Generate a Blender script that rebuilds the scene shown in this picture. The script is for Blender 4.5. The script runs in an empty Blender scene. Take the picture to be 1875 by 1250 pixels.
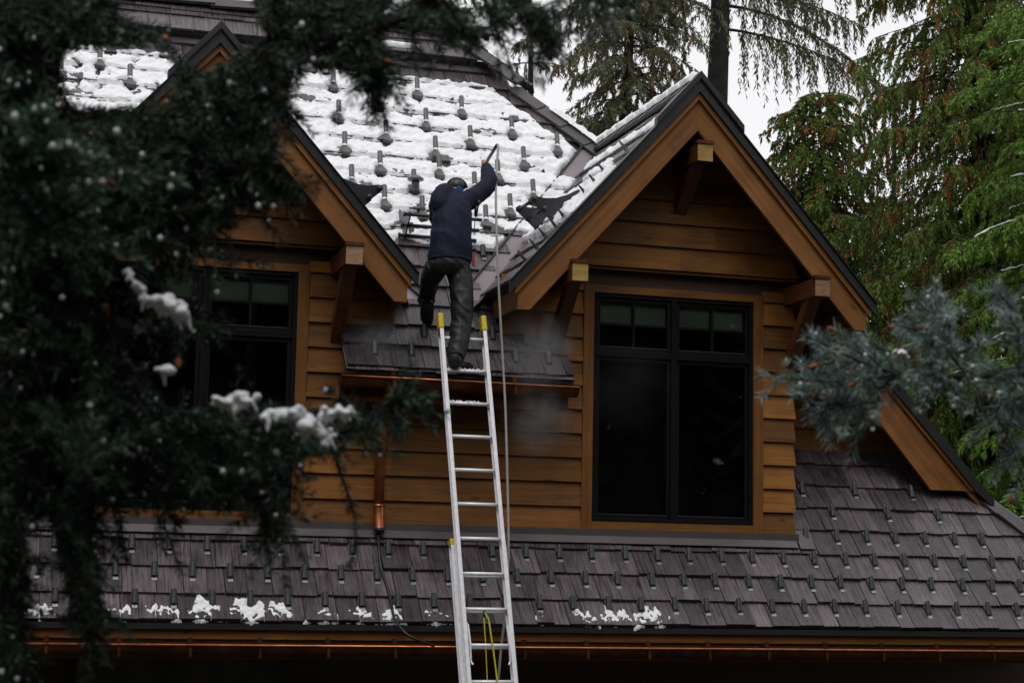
import bpy, bmesh, math, random
import numpy as np
from mathutils import Vector, Matrix, noise as mnoise
R = math.radians
rnd = random.Random(7)
scn = bpy.context.scene
COL = scn.collection

# ------------------------------------------------------------------ camera
F_PX, PITCH, YAW, ROLL = 3300.0, .12926, .28758, .01906      # calibrated for the 1875 px wide photograph
def cam_axes():
    fw = Vector((math.sin(YAW)*math.cos(PITCH), math.cos(YAW)*math.cos(PITCH), math.sin(PITCH)))
    r = fw.cross(Vector((0, 0, 1))).normalized(); u = r.cross(fw)
    return (math.cos(ROLL)*r + math.sin(ROLL)*u), (-math.sin(ROLL)*r + math.cos(ROLL)*u), fw
CR, CU, CW = cam_axes()
cd = bpy.data.cameras.new('camera'); cam = bpy.data.objects.new('camera', cd); COL.objects.link(cam)
cd.sensor_width = 36; cd.lens = F_PX/1875*36; cd.clip_end = 600; cd.clip_start = .05
cam.matrix_world = Matrix((CR, CU, -CW)).transposed().to_4x4()
cd.dof.use_dof = True; cd.dof.focus_distance = 15.9; cd.dof.aperture_fstop = 8.0
scn.camera = cam
def ray(x, y): return CW*F_PX + CR*(x-937.5) - CU*(y-625)
def at(x, y, Y):                       # point seen at pixel (x, y) on the upright plane at depth Y
    d = ray(x, y); return d*(Y/d.y)
def project(p):
    z = p.dot(CW); return 937.5+F_PX*p.dot(CR)/z, 625-F_PX*p.dot(CU)/z

# ------------------------------------------------------------------ sky and light (overcast)
w = bpy.data.worlds.new('World'); scn.world = w; w.use_nodes = True
nt = w.node_tree; nt.nodes.clear()
so = nt.nodes.new('ShaderNodeOutputWorld'); bg = nt.nodes.new('ShaderNodeBackground')
sky = nt.nodes.new('ShaderNodeTexSky'); sky.sky_type = 'NISHITA'; sky.sun_disc = False
sky.sun_elevation = R(60); sky.sun_rotation = R(200)
hs = nt.nodes.new('ShaderNodeHueSaturation'); hs.inputs['Saturation'].default_value = .12
mx = nt.nodes.new('ShaderNodeMix'); mx.data_type = 'RGBA'; mx.inputs[0].default_value = .8
mx.inputs['B'].default_value = (8.6, 8.5, 8.75, 1)
nt.links.new(sky.outputs[0], hs.inputs['Color']); nt.links.new(hs.outputs[0], mx.inputs['A'])
nt.links.new(mx.outputs['Result'], bg.inputs[0]); nt.links.new(bg.outputs[0], so.inputs[0])
bg.inputs[1].default_value = .116
sl = bpy.data.lights.new('sun', 'SUN'); sun = bpy.data.objects.new('sun', sl); COL.objects.link(sun)
sl.energy = 1.12; sl.angle = R(30); sl.color = (1, .97, .93)
sun.rotation_euler = (R(30), 0, R(-20))
vs = scn.view_settings; vs.view_transform = 'Standard'; vs.look = 'None'; vs.exposure = .06; vs.gamma = 1
scn.cycles.max_bounces = 6; scn.cycles.diffuse_bounces = 3; scn.cycles.transparent_max_bounces = 16

# ------------------------------------------------------------------ materials
def new_mat(name):
    m = bpy.data.materials.new(name); m.use_nodes = True
    return m, m.node_tree, m.node_tree.nodes['Principled BSDF']
def N(t, typ, **kw):
    n = t.nodes.new(typ)
    for k, v in kw.items(): setattr(n, k, v)
    return n
def plain(name, col, rough=.5, metal=0, spec=.5, var=0, vscale=20, bump=0, coat=0):
    m, t, b = new_mat(name)
    b.inputs['Base Color'].default_value = (*col, 1); b.inputs['Roughness'].default_value = rough
    b.inputs['Metallic'].default_value = metal; b.inputs['Specular IOR Level'].default_value = spec
    b.inputs['Coat Weight'].default_value = coat
    if var or bump:
        tc = N(t, 'ShaderNodeTexCoord'); nz = N(t, 'ShaderNodeTexNoise'); nz.inputs['Scale'].default_value = vscale; nz.inputs['Detail'].default_value = 5
        t.links.new(tc.outputs['Object'], nz.inputs['Vector'])
        if var:
            mr = N(t, 'ShaderNodeMapRange'); mr.inputs['From Min'].default_value = .3; mr.inputs['From Max'].default_value = .7
            mr.inputs['To Min'].default_value = 1-var; mr.inputs['To Max'].default_value = 1+var
            t.links.new(nz.outputs['Fac'], mr.inputs['Value'])
            v = N(t, 'ShaderNodeVectorMath', operation='SCALE'); v.inputs[0].default_value = col
            t.links.new(mr.outputs[0], v.inputs['Scale']); t.links.new(v.outputs[0], b.inputs['Base Color'])
        if bump:
            bp = N(t, 'ShaderNodeBump'); bp.inputs['Strength'].default_value = bump; bp.inputs['Distance'].default_value = .01
            t.links.new(nz.outputs['Fac'], bp.inputs['Height']); t.links.new(bp.outputs[0], b.inputs['Normal'])
    return m
def grained(name, dark, light, rough, su, sv, bump, spread=.35, knots=False, streak=.5, spec=.5, rvar=.15):
    """material with grain along UV.u, tone per piece from the 'tint' attribute"""
    m, t, b = new_mat(name); L = t.links.new
    uv = N(t, 'ShaderNodeUVMap'); mp = N(t, 'ShaderNodeMapping'); mp.inputs['Scale'].default_value = (su, sv, 1)
    L(uv.outputs[0], mp.inputs[0])
    nz = N(t, 'ShaderNodeTexNoise'); nz.inputs['Scale'].default_value = 1; nz.inputs['Detail'].default_value = 6; nz.inputs['Roughness'].default_value = .65; nz.inputs['Distortion'].default_value = .6
    L(mp.outputs[0], nz.inputs['Vector'])
    n2 = N(t, 'ShaderNodeTexNoise'); n2.inputs['Scale'].default_value = 3.5; n2.inputs['Detail'].default_value = 4
    L(uv.outputs[0], n2.inputs['Vector'])
    ad = N(t, 'ShaderNodeMath', operation='MULTIPLY_ADD'); ad.inputs[1].default_value = streak
    L(nz.outputs['Fac'], ad.inputs[0]); m2 = N(t, 'ShaderNodeMath', operation='MULTIPLY'); m2.inputs[1].default_value = 1-streak
    L(n2.outputs['Fac'], m2.inputs[0]); L(m2.outputs[0], ad.inputs[2])
    cr = N(t, 'ShaderNodeValToRGB'); cr.color_ramp.elements[0].position = .34; cr.color_ramp.elements[1].position = .66
    cr.color_ramp.elements[0].color = (*dark, 1); cr.color_ramp.elements[1].color = (*light, 1)
    L(ad.outputs[0], cr.inputs[0])
    at_ = N(t, 'ShaderNodeAttribute'); at_.attribute_name = 'tint'
    mr = N(t, 'ShaderNodeMapRange'); mr.inputs['To Min'].default_value = 1-spread; mr.inputs['To Max'].default_value = 1+spread
    L(at_.outputs['Fac'], mr.inputs['Value'])
    v = N(t, 'ShaderNodeVectorMath', operation='SCALE'); L(cr.outputs[0], v.inputs[0]); L(mr.outputs[0], v.inputs['Scale'])
    out = v.outputs[0]
    if knots:
        vo = N(t, 'ShaderNodeTexVoronoi'); vo.inputs['Scale'].default_value = 1
        mk = N(t, 'ShaderNodeMapping'); mk.inputs['Scale'].default_value = (2.0, 5.5, 1); L(uv.outputs[0], mk.inputs[0]); L(mk.outputs[0], vo.inputs['Vector'])
        kr = N(t, 'ShaderNodeMapRange'); kr.inputs['From Min'].default_value = .03; kr.inputs['From Max'].default_value = .13; kr.inputs['To Min'].default_value = .38; kr.inputs['To Max'].default_value = 1
        L(vo.outputs['Distance'], kr.inputs['Value'])
        v2 = N(t, 'ShaderNodeVectorMath', operation='SCALE'); L(out, v2.inputs[0]); L(kr.outputs[0], v2.inputs['Scale']); out = v2.outputs[0]
    L(out, b.inputs['Base Color'])
    rr = N(t, 'ShaderNodeMapRange'); rr.inputs['To Min'].default_value = rough-rvar; rr.inputs['To Max'].default_value = rough+rvar
    L(n2.outputs['Fac'], rr.inputs['Value']); L(rr.outputs[0], b.inputs['Roughness'])
    b.inputs['Specular IOR Level'].default_value = spec
    bp = N(t, 'ShaderNodeBump'); bp.inputs['Strength'].default_value = bump; bp.inputs['Distance'].default_value = .006
    L(nz.outputs['Fac'], bp.inputs['Height']); L(bp.outputs[0], b.inputs['Normal'])
    return m
def foliage(name, c0, c1, c2, rough=.55, trans=.25):
    """needles: ramp over the 'tint' attribute (0 dark green, .7 light green, 1 brown)"""
    m, t, b = new_mat(name); L = t.links.new
    a = N(t, 'ShaderNodeAttribute'); a.attribute_name = 'tint'
    cr = N(t, 'ShaderNodeValToRGB'); e = cr.color_ramp.elements
    e[0].position = 0; e[0].color = (*c0, 1); e[1].position = .72; e[1].color = (*c1, 1)
    x = e.new(.86); x.color = (*c2, 1)
    L(a.outputs['Fac'], cr.inputs[0]); L(cr.outputs[0], b.inputs['Base Color'])
    b.inputs['Roughness'].default_value = rough; b.inputs['Specular IOR Level'].default_value = .3
    tr = N(t, 'ShaderNodeBsdfTranslucent'); L(cr.outputs[0], tr.inputs[0])
    ms = N(t, 'ShaderNodeMixShader'); ms.inputs[0].default_value = trans
    L(b.outputs[0], ms.inputs[1]); L(tr.outputs[0], ms.inputs[2]); L(ms.outputs[0], t.nodes['Material Output'].inputs[0])
    return m
M = {}
M['siding'] = grained('stained_cedar_siding', (.115, .042, .0085), (.27, .112, .020), .58, 1.1, 22, .8, .34, True, .62, .3)
M['trim'] = grained('stained_cedar_trim', (.115, .043, .009), (.235, .097, .018), .6, 1.1, 24, .6, .2, True, .6, .3)
M['barge'] = grained('oiled_cedar_barge', (.130, .052, .014), (.275, .115, .032), .55, .9, 20, .6, .14, True, .6, .3)
M['brace'] = grained('red_timber_brace', (.055, .016, .007), (.16, .045, .014), .5, 2, 30, .5, .3)
M['endgrain_y'] = grained('yellow_end_grain', (.22, .13, .030), (.52, .34, .085), .6, 9, 30, .6, .2)
M['endgrain_p'] = grained('pale_end_grain', (.17, .095, .045), (.42, .27, .15), .6, 9, 30, .6, .2)
M['shingle'] = grained('wet_composite_shingle', (.014, .011, .012), (.140, .113, .122), .28, 3.0, 44, 1.6, .45, streak=.75, spec=.6)
M['cap'] = grained('dark_ridge_cap', (.040, .036, .038), (.075, .066, .07), .4, 2, 40, .3, .2)
M['darkmetal'] = plain('dark_drip_metal', (.022, .021, .023), .38, 0, .5, .15, 8)
M['deck'] = plain('black_underlay', (.012, .011, .011), .7)
M['flash'] = plain('brown_grey_flashing', (.105, .09, .092), .36, .3, .5, .12, 5)
M['valley'] = plain('grey_valley_metal', (.24, .21, .225), .42, .4, .5, .08, 4)
M['copper'] = plain('weathered_copper', (.46, .16, .07), .34, .85, .5, .4, 9, .15)
M['copperdark'] = plain('dark_copper', (.14, .048, .024), .42, .8, .5, .45, 7, .15)
M['frame'] = plain('black_window_frame', (.003, .003, .0035), .55, 0, .18)
M['guard'] = plain('dark_snow_guard', (.045, .048, .052), .35, .5, .5, .2, 30)
M['guardlip'] = plain('guard_lip', (.30, .31, .32), .25, .8)
M['blind'] = plain('green_grey_blind', (.55, .62, .48), .8, 0, .2, .1, 6)
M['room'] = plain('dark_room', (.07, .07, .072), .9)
M['alu'] = plain('ladder_aluminium', (.84, .84, .88), .42, .15, .5, .10, 25, .05)
M['yellow'] = plain('yellow_rubber', (.62, .46, .02), .5, 0, .4, .15, 30, .1)
M['redmark'] = plain('red_sticker', (.35, .02, .02), .5)
M['jacket'] = plain('navy_rain_shell', (.0042, .0078, .025), .7, 0, .2, .15, 9, .1)
M['pants'] = plain('wet_black_trousers', (.008, .008, .009), .52, 0, .4, .1, 7, .05)
M['boot'] = plain('black_rubber_boot', (.008, .008, .009), .45)
M['skin'] = plain('skin', (.42, .20, .13), .5, 0, .4, .08, 60)
M['hair'] = plain('dark_hair', (.03, .02, .012), .6)
M['blue'] = plain('blue_ear_cup', (.015, .06, .26), .35)
M['black'] = plain('black_plastic', (.01, .01, .011), .35)
M['hose'] = plain('grey_rubber_hose', (.30, .29, .27), .45, 0, .5, .1, 30)
M['cable'] = plain('black_heat_cable', (.008, .008, .009), .4)
M['rope'] = plain('yellow_green_rope', (.42, .40, .03), .7, 0, .3, .2, 80)
M['strapred'] = plain('red_strap', (.30, .03, .03), .6)
M['bark'] = plain('wet_bark', (.028, .021, .017), .8, 0, .3, .5, 14, .9)
M['bark_far'] = plain('wet_bark_tall', (.024, .020, .018), .85, 0, .3, .45, 6, 1.0)
M['cone'] = plain('orange_brown_bud', (.26, .075, .022), .6, 0, .4, .3, 60)
M['leafy'] = plain('yellow_dead_needles', (.45, .24, .03), .6)
M['needle_d'] = foliage('spruce_needles_dark', (.008, .018, .010), (.060, .120, .070), (.07, .035, .015), .4, .12)
M['needle_b'] = foliage('spruce_needles_blue', (.016, .045, .022), (.36, .48, .45), (.16, .07, .03), .4, .15)
M['leaf_grey'] = foliage('hemlock_grey_green', (.055, .062, .038), (.17, .18, .09), (.19, .12, .06), .5, .25)
M['leaf_brown'] = foliage('cedar_brown_green', (.050, .080, .014), (.15, .235, .040), (.24, .10, .030), .5, .25)
M['leaf_green'] = foliage('hemlock_bright_green', (.050, .10, .018), (.19, .34, .05), (.13, .10, .03), .5, .3)
M['leaf_dark'] = foliage('conifer_dark', (.014, .026, .012), (.035, .062, .022), (.07, .05, .02), .5, .2)
M['stone'] = plain('dark_stone_wall', (.07, .065, .06), .8, 0, .3, .4, 4, .8)
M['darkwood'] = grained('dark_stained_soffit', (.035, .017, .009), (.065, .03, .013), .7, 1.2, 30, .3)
def snow_mat():
    m, t, b = new_mat('snow'); L = t.links.new
    b.inputs['Base Color'].default_value = (.88, .895, .92, 1); b.inputs['Roughness'].default_value = .6
    b.inputs['Specular IOR Level'].default_value = .3
    tc = N(t, 'ShaderNodeTexCoord'); n1 = N(t, 'ShaderNodeTexNoise'); n1.inputs['Scale'].default_value = 38; n1.inputs['Detail'].default_value = 6
    L(tc.outputs['Object'], n1.inputs['Vector'])
    n3 = N(t, 'ShaderNodeTexNoise'); n3.inputs['Scale'].default_value = 5; n3.inputs['Detail'].default_value = 7; n3.inputs['Roughness'].default_value = .7
    L(tc.outputs['Object'], n3.inputs['Vector']); rc = N(t, 'ShaderNodeValToRGB'); rc.color_ramp.elements[0].position = .27; rc.color_ramp.elements[1].position = .46
    rc.color_ramp.elements[0].color = (.62, .66, .71, 1); rc.color_ramp.elements[1].color = (.88, .895, .92, 1); L(n3.outputs['Fac'], rc.inputs[0]); L(rc.outputs[0], b.inputs['Base Color'])
    bp = N(t, 'ShaderNodeBump'); bp.inputs['Strength'].default_value = .55; bp.inputs['Distance'].default_value = .02
    L(n1.outputs['Fac'], bp.inputs['Height']); L(bp.outputs[0], b.inputs['Normal'])
    return m
M['snow'] = snow_mat()
def glass_mat():
    m, t, b = new_mat('window_glass'); L = t.links.new
    fr = N(t, 'ShaderNodeFresnel'); fr.inputs[0].default_value = 1.5
    gl = N(t, 'ShaderNodeBsdfGlossy'); gl.inputs['Roughness'].default_value = .02
    tr = N(t, 'ShaderNodeBsdfTransparent'); tr.inputs[0].default_value = (.72, .76, .74, 1)
    ms = N(t, 'ShaderNodeMixShader'); L(fr.outputs[0], ms.inputs[0]); L(tr.outputs[0], ms.inputs[1]); L(gl.outputs[0], ms.inputs[2])
    L(ms.outputs[0], t.nodes['Material Output'].inputs[0]); return m
M['glass'] = glass_mat()
def drop_mat():
    m, t, b = new_mat('water_drop')
    b.inputs['Base Color'].default_value = (.93, .96, .98, 1); b.inputs['Roughness'].default_value = .03  # white base colour stands in for bright sky refracted by the drops
    b.inputs['Transmission Weight'].default_value = .25; b.inputs['IOR'].default_value = 1.33
    return m
M['drop'] = drop_mat()
def ground_mat():
    m, t, b = new_mat('forest_ground'); L = t.links.new
    tc = N(t, 'ShaderNodeTexCoord'); n1 = N(t, 'ShaderNodeTexNoise'); n1.inputs['Scale'].default_value = .8; n1.inputs['Detail'].default_value = 8
    L(tc.outputs['Object'], n1.inputs['Vector']); cr = N(t, 'ShaderNodeValToRGB')
    cr.color_ramp.elements[0].color = (.018, .022, .012, 1); cr.color_ramp.elements[1].color = (.05, .045, .03, 1)
    L(n1.outputs['Fac'], cr.inputs[0]); L(cr.outputs[0], b.inputs['Base Color']); b.inputs['Roughness'].default_value = .9
    return m
M['ground'] = ground_mat()

# ------------------------------------------------------------------ object helpers
def tag(o, label=None, cat=None, group=None, kind=None):
    if label: o['label'] = label
    if cat: o['category'] = cat
    if group: o['group'] = group
    if kind: o['kind'] = kind
    return o
def empty(name, loc, label=None, cat=None, group=None):
    o = bpy.data.objects.new(name, None); o.location = loc; o.empty_display_size = .2; COL.objects.link(o)
    return tag(o, label, cat, group)
def hook(o, parent):
    if parent is not None:
        o.parent = parent
        if parent.type == 'EMPTY': o.matrix_parent_inverse = Matrix.Translation(-Vector(parent.location))
    return o
class MB:
    def __init__(s): s.v = []; s.f = []; s.g = []; s.t = []; s.sm = []; s.mi = []
    def add(s, vs, fs, grain=(1, 0, 0), tint=None, smooth=False, mi=0):
        b = len(s.v); s.v += [tuple(v) for v in vs]
        if tint is None: tint = rnd.random()
        for f in fs: s.f.append(tuple(b+i for i in f)); s.g.append(tuple(grain)); s.t.append(tint); s.sm.append(smooth); s.mi.append(mi)
    def hexa(s, p, grain=(1, 0, 0), tint=None, mi=0):     # p: 4 lower, 4 upper
        s.add(p, [(3, 2, 1, 0), (4, 5, 6, 7), (0, 1, 5, 4), (1, 2, 6, 5), (2, 3, 7, 6), (3, 0, 4, 7)], grain, tint, False, mi)
    def box(s, x0, x1, y0, y1, z0, z1, grain=(1, 0, 0), tint=None, mi=0):
        s.hexa([(x0, y0, z0), (x1, y0, z0), (x1, y1, z0), (x0, y1, z0), (x0, y0, z1), (x1, y0, z1), (x1, y1, z1), (x0, y1, z1)], grain, tint, mi)
    def obox(s, c, a, b, n, la, lb, ln, grain=None, tint=None, mi=0):   # oriented box centred at c
        c, a, b, n = map(Vector, (c, a, b, n)); A = a*la/2; B = b*lb/2; Nn = n*ln/2
        s.hexa([c-A-B-Nn, c+A-B-Nn, c+A+B-Nn, c-A+B-Nn, c-A-B+Nn, c+A-B+Nn, c+A+B+Nn, c-A+B+Nn], grain or a, tint, mi)
    def beam(s, p, q, w_, h_, up=(0, 0, 1), tint=None, mi=0):
        p, q = Vector(p), Vector(q); a = (q-p); l = a.length; a.normalize()
        b = Vector(up).cross(a).normalized(); n = a.cross(b)
        s.obox((p+q)/2, a, b, n, l, w_, h_, a, tint, mi)
    def prism(s, poly, y0, y1, grain=(1, 0, 0), tint=None, mi=0):       # poly: (x, z) pairs, extruded along Y
        n = len(poly); v = [(x, y0, z) for x, z in poly]+[(x, y1, z) for x, z in poly]
        s.add(v, [tuple(range(n)), tuple(range(2*n-1, n-1, -1))]+[(i, i+n, (i+1) % n+n, (i+1) % n) for i in range(n)], grain, tint, False, mi)
    def tube(s, pts, r, k=10, cap=True, tint=None, mi=0):
        pts = [Vector(p) for p in pts]; n = len(pts); rr = r if isinstance(r, (list, tuple)) else [r]*n
        vs = []; u = None
        for i, p in enumerate(pts):
            d = (pts[min(i+1, n-1)]-pts[max(i-1, 0)]).normalized()
            if u is None: u = d.orthogonal().normalized()
            u = (u-d*u.dot(d)).normalized(); w_ = d.cross(u)
            for j in range(k):
                a = 2*math.pi*j/k; vs.append(p+(u*math.cos(a)+w_*math.sin(a))*rr[i])
        fs = [(i*k+j, i*k+(j+1) % k, (i+1)*k+(j+1) % k, (i+1)*k+j) for i in range(n-1) for j in range(k)]
        if cap: fs += [tuple(range(k-1, -1, -1)), tuple(range((n-1)*k, n*k))]
        s.add(vs, fs, pts[-1]-pts[0], tint, True, mi)
    def build(s, name, mat, parent=None, bevel=0, origin=None):
        if origin is not None: V = [tuple(Vector(v)-Vector(origin)) for v in s.v]
        else: V = s.v
        me = bpy.data.meshes.new(name); me.from_pydata(V, [], s.f)
        for m_ in (mat if isinstance(mat, (list, tuple)) else [mat]): me.materials.append(m_)
        n = len(me.polygons)
        me.polygons.foreach_set('use_smooth', s.sm); me.polygons.foreach_set('material_index', s.mi)
        a = me.attributes.new('tint', 'FLOAT', 'FACE'); a.data.foreach_set('value', s.t)
        # uv: u along the grain, v across it
        nl = len(me.loops); co = np.empty(len(me.vertices)*3); me.vertices.foreach_get('co', co); co = co.reshape(-1, 3)
        li = np.empty(nl, int); me.loops.foreach_get('vertex_index', li)
        nr = np.empty(n*3); me.polygons.foreach_get('normal', nr); nr = nr.reshape(-1, 3)
        tot = np.empty(n, int); me.polygons.foreach_get('loop_total', tot); pi = np.repeat(np.arange(n), tot)
        g = np.array(s.g, float); g /= np.maximum(np.linalg.norm(g, axis=1, keepdims=True), 1e-9)
        u = g-nr*(g*nr).sum(1, keepdims=True); bad = np.linalg.norm(u, axis=1) < .2
        u[bad] = np.cross(nr[bad], [0.3, 0.5, 0.8]); u /= np.maximum(np.linalg.norm(u, axis=1, keepdims=True), 1e-9)
        v = np.cross(nr, u); t = np.array(s.t)
        P = co[li]; U = (P*u[pi]).sum(1)+t[pi]*37; W = (P*v[pi]).sum(1)+t[pi]*91
        uvl = me.uv_layers.new(name='UVMap'); uvl.data.foreach_set('uv', np.stack([U, W], 1).ravel().astype(np.float32))
        o = bpy.data.objects.new(name, me); COL.objects.link(o)
        if origin is not None: o.location = origin
        hook(o, parent)
        if bevel:
            bv = o.modifiers.new('bevel', 'BEVEL'); bv.width = bevel; bv.segments = 2; bv.limit_method = 'ANGLE'
        return o
def build_np(name, V, Fq, tint, mat, parent=None, smooth=False):
    me = bpy.data.meshes.new(name); V = np.asarray(V, np.float32).reshape(-1, 3); Fq = np.asarray(Fq, np.int32); k = Fq.shape[1]; n = len(Fq)
    me.vertices.add(len(V)); me.vertices.foreach_set('co', V.ravel())
    me.loops.add(n*k); me.loops.foreach_set('vertex_index', Fq.ravel())
    me.polygons.add(n); me.polygons.foreach_set('loop_start', np.arange(n, dtype=np.int32)*k)
    try: me.polygons.foreach_set('loop_total', np.full(n, k, np.int32))
    except Exception: pass
    me.polygons.foreach_set('use_smooth', np.full(n, smooth))
    me.update(calc_edges=True)
    if tint is not None:
        a = me.attributes.new('tint', 'FLOAT', 'FACE'); a.data.foreach_set('value', np.asarray(tint, np.float32))
    me.materials.append(mat)
    o = bpy.data.objects.new(name, me); COL.objects.link(o); return hook(o, parent)
def fbm(x, y, z=0., octv=3, sc=1.):
    s = 0; a = 1; f = sc
    for _ in range(octv): s += a*mnoise.noise(Vector((x*f, y*f, z*f))); a *= .5; f *= 2.1
    return s

# ------------------------------------------------------------------ layout numbers (metres)
T = math.tan(R(48)); C48, S48 = math.cos(R(48)), math.sin(R(48))
YW = 16.0                   # dormer front walls
YB = 15.4                   # front face of the barge boards
DX = (1.84, 6.34)           # dormer centre lines
ZR = 4.62                   # dormer ridge (roof surface)
YE, ZE = 15.64, 1.81        # lower edge of the main roof
CM = -15.55                 # main roof plane: z = T*Y + CM
YL, ZL = 15.27, .38-T*(16-15.27)   # lower edge of the lower roof
FZ = -3.6                   # ground at the house
house = empty('timber_house', (5.5, 16, FZ), 'brown cedar house with two steep gabled dormers and dark shingle roofs partly under snow', 'house')
UPV = Vector((0, C48, S48)); NRM = Vector((0, -S48, C48)); XV = Vector((1, 0, 0))

def tiles(mb, O, a, b, n, rows, xlim, wmin=.13, wmax=.30, th=.040):
    """rows: list of (s0, s1). one wedge per shingle, thick at the butt"""
    O, a, b, n = map(Vector, (O, a, b, n))
    for s0, s1 in rows:
        lims = xlim(s0, s1)
        for x0, x1 in lims:
            x = x0-rnd.random()*.1
            while x < x1-.02:
                w_ = rnd.uniform(wmin, wmax); xa = max(x, x0); xb = min(x+w_, x1); x += w_
                if xb-xa < .03: continue
                g = .0035; ds = rnd.uniform(-.009, .009); h = th*rnd.uniform(.8, 1.2); tilt = rnd.uniform(-.004, .004)
                def P(u, s, hh): return O+a*u+b*s+n*hh
                mb.hexa([P(xa+g, s0+ds, .006), P(xb-g, s0+ds+tilt, .006), P(xb-g, s1+.03, .001), P(xa+g, s1+.03, .001),
                         P(xa+g, s0+ds, h), P(xb-g, s0+ds+tilt, h), P(xb-g, s1+.03, .009), P(xa+g, s1+.03, .009)], b)
def rows_of(s0, s1, e): 
    r = []; s = s0
    while s < s1-.02: r.append((s, min(s+e, s1))); s += e
    return r

# ------------------------------------------------------------------ lower roof
SL_TOP = (16-YL)/C48        # where it meets the dormer wall
SW = (16.95-YL)/C48         # top at the recessed wing wall
HIPC = 26.42                # X + Y along the right hip of the lower roof
def low_lim(s0, s1):
    Y = YL+(s0+s1)/2*C48
    r = min(HIPC-Y, 11.2)
    if Y > 15.99: return [(7.6, r)]
    return [(-.6, r)]
mb = MB(); OL = Vector((0, YL, ZL))
rr = [(0, .29), (.29, .60), (.60, .905), (.905, 1.10)]
tiles(mb, OL, XV, UPV, NRM, rr, lambda a, b: [(-.6, 7.62 if a > .8 else min(HIPC-YL-(a+b)/2*C48, 11.2))])
tiles(mb, OL, XV, UPV, NRM, [(.905, 1.22), (1.22, 1.53), (1.53, 1.84), (1.84, 2.15), (2.15, 2.46)], lambda a, b: [(7.62, HIPC-YL-(a+b)/2*C48)])
low = mb.build('lower_roof', M['shingle'], house)
mb = MB()           # deck under it, in two pieces, and the right hip face
mb.obox(OL+UPV*(SL_TOP/2)+XV*3.45-NRM*.02, XV, UPV, NRM, 8.3, SL_TOP, .04)
mb.hexa([OL+XV*7.6-NRM*.04, OL+XV*11.15-NRM*.04, OL+XV*(HIPC-16.95)+UPV*SW-NRM*.04, OL+XV*7.6+UPV*SW-NRM*.04, OL+XV*7.6, OL+XV*11.15, OL+XV*(HIPC-16.95)+UPV*SW, OL+XV*7.6+UPV*SW])
mb.hexa([(11.12, YL, ZL-.04), (11.12, 19, ZL-.04), (9.47, 19, ZL+1.8), (9.47, 16.95, ZL+1.8), (11.15, YL, ZL), (11.15, 19, ZL), (9.5, 19, ZL+1.87), (9.47, 16.95, ZL+1.87)])
mb.build('roof_deck', M['deck'], low)
mb = MB()           # hip caps of the lower roof
d = Vector((-1, 1, T)).normalized(); h0 = Vector((11.15, YL, ZL)); 
L_ = (h0-Vector((9.47, 16.95, ZL+1.87))).length; k = 0; s = 0
while s < L_-.05:
    for sd, nn in ((0, NRM), (1, Vector((S48, 0, C48)))):
        b_ = (Vector((-1, 0, 0)) if sd == 0 else Vector((0, 1, 0))); b_ = (b_-d*b_.dot(d)).normalized()
        mb.obox(h0+d*(s+.17)+b_*.07+nn*(.045+.012*(k % 2)), d, b_, nn, .36, .14, .03, d)
    s += .31; k += 1
mb.build('hip_cap', M['cap'], low)
# flashing strip where the siding meets the lower roof
mb = MB(); c_ = OL+UPV*(SL_TOP-.055)+NRM*.052
mb.obox(c_+XV*3.45, XV, UPV, NRM, 8.3, .15, .008); mb.box(-.7, 7.63, 15.93, 15.96, .37, .45)
mb.obox(OL+UPV*(SL_TOP-.02)+XV*7.70+NRM*.05, XV, UPV, NRM, .16, .24, .01)
mb.build('wall_flashing', M['flash'], house)
# eave: drip metal, fascia boards, soffit
mb = MB(); mb.box(-.7, 11.2, YL-.02, YL+.12, ZL-.055, ZL-.006); mb.build('drip_edge', M['darkmetal'], house)
mb = MB(); mb.box(-.7, 11.2, YL+.015, YL+.06, ZL-.135, ZL-.057); mb.build('fascia', M['trim'], house, .003)
mb = MB(); mb.box(-.7, 11.2, YL+.045, YL+.09, ZL-.30, ZL-.137); mb.build('fascia', M['trim'], house, .003)
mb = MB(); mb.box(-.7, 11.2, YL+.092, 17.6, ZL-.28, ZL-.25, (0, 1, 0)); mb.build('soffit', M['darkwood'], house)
# lower wall, set back into an invented recess so it stays dark
mb = MB(); mb.box(-.7, 11.4, 17.6, 17.8, FZ, ZL-.27); mb.build('set_back_wall', M['darkwood'], house)
mb = MB(); mb.box(1.0, 2.9, 17.45, 17.6, FZ, ZL-.29); mb.build('stone_pier', M['stone'], house)

def gutter(name, x0, x1, yc, zt, r, parent, mat, matlip, hang):
    mb = MB(); k = 12
    for i in range(k):          # half-round trough
        a0 = math.pi+math.pi*i/k; a1 = math.pi+math.pi*(i+1)/k
        p = lambda x, a, rr: (x, yc+rr*math.cos(a), zt+rr*math.sin(a))
        mb.hexa([p(x0, a0, r), p(x1, a0, r), p(x1, a1, r), p(x0, a1, r), p(x0, a0, r-.004), p(x1, a0, r-.004), p(x1, a1, r-.004), p(x0, a1, r-.004)], (1, 0, 0), .5)
    for x in (x0, x1):
        mb.add([(x, yc+r*math.cos(math.pi+math.pi*i/k), zt+r*math.sin(math.pi+math.pi*i/k)) for i in range(k+1)], [tuple(range(k+1))])
    g = mb.build(name, mat, parent)
    mb = MB(); mb.tube([(x0, yc-r-.004, zt+.004), (x1, yc-r-.004, zt+.004)], .011, 8); mb.build('gutter_bead', matlip, g)
    for x in hang:
        mb = MB(); mb.box(x-.012, x+.012, yc-r-.012, yc+r+.02, zt+.016, zt+.022); mb.box(x-.02, x+.02, yc-r+.03, yc-r+.045, zt+.02, zt+.07)
        mb.box(x-.013, x+.013, yc-r-.017, yc-r-.012, zt-.09, zt-.012)
        mb.build('gutter_strap', mat, g)
    return g
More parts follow.
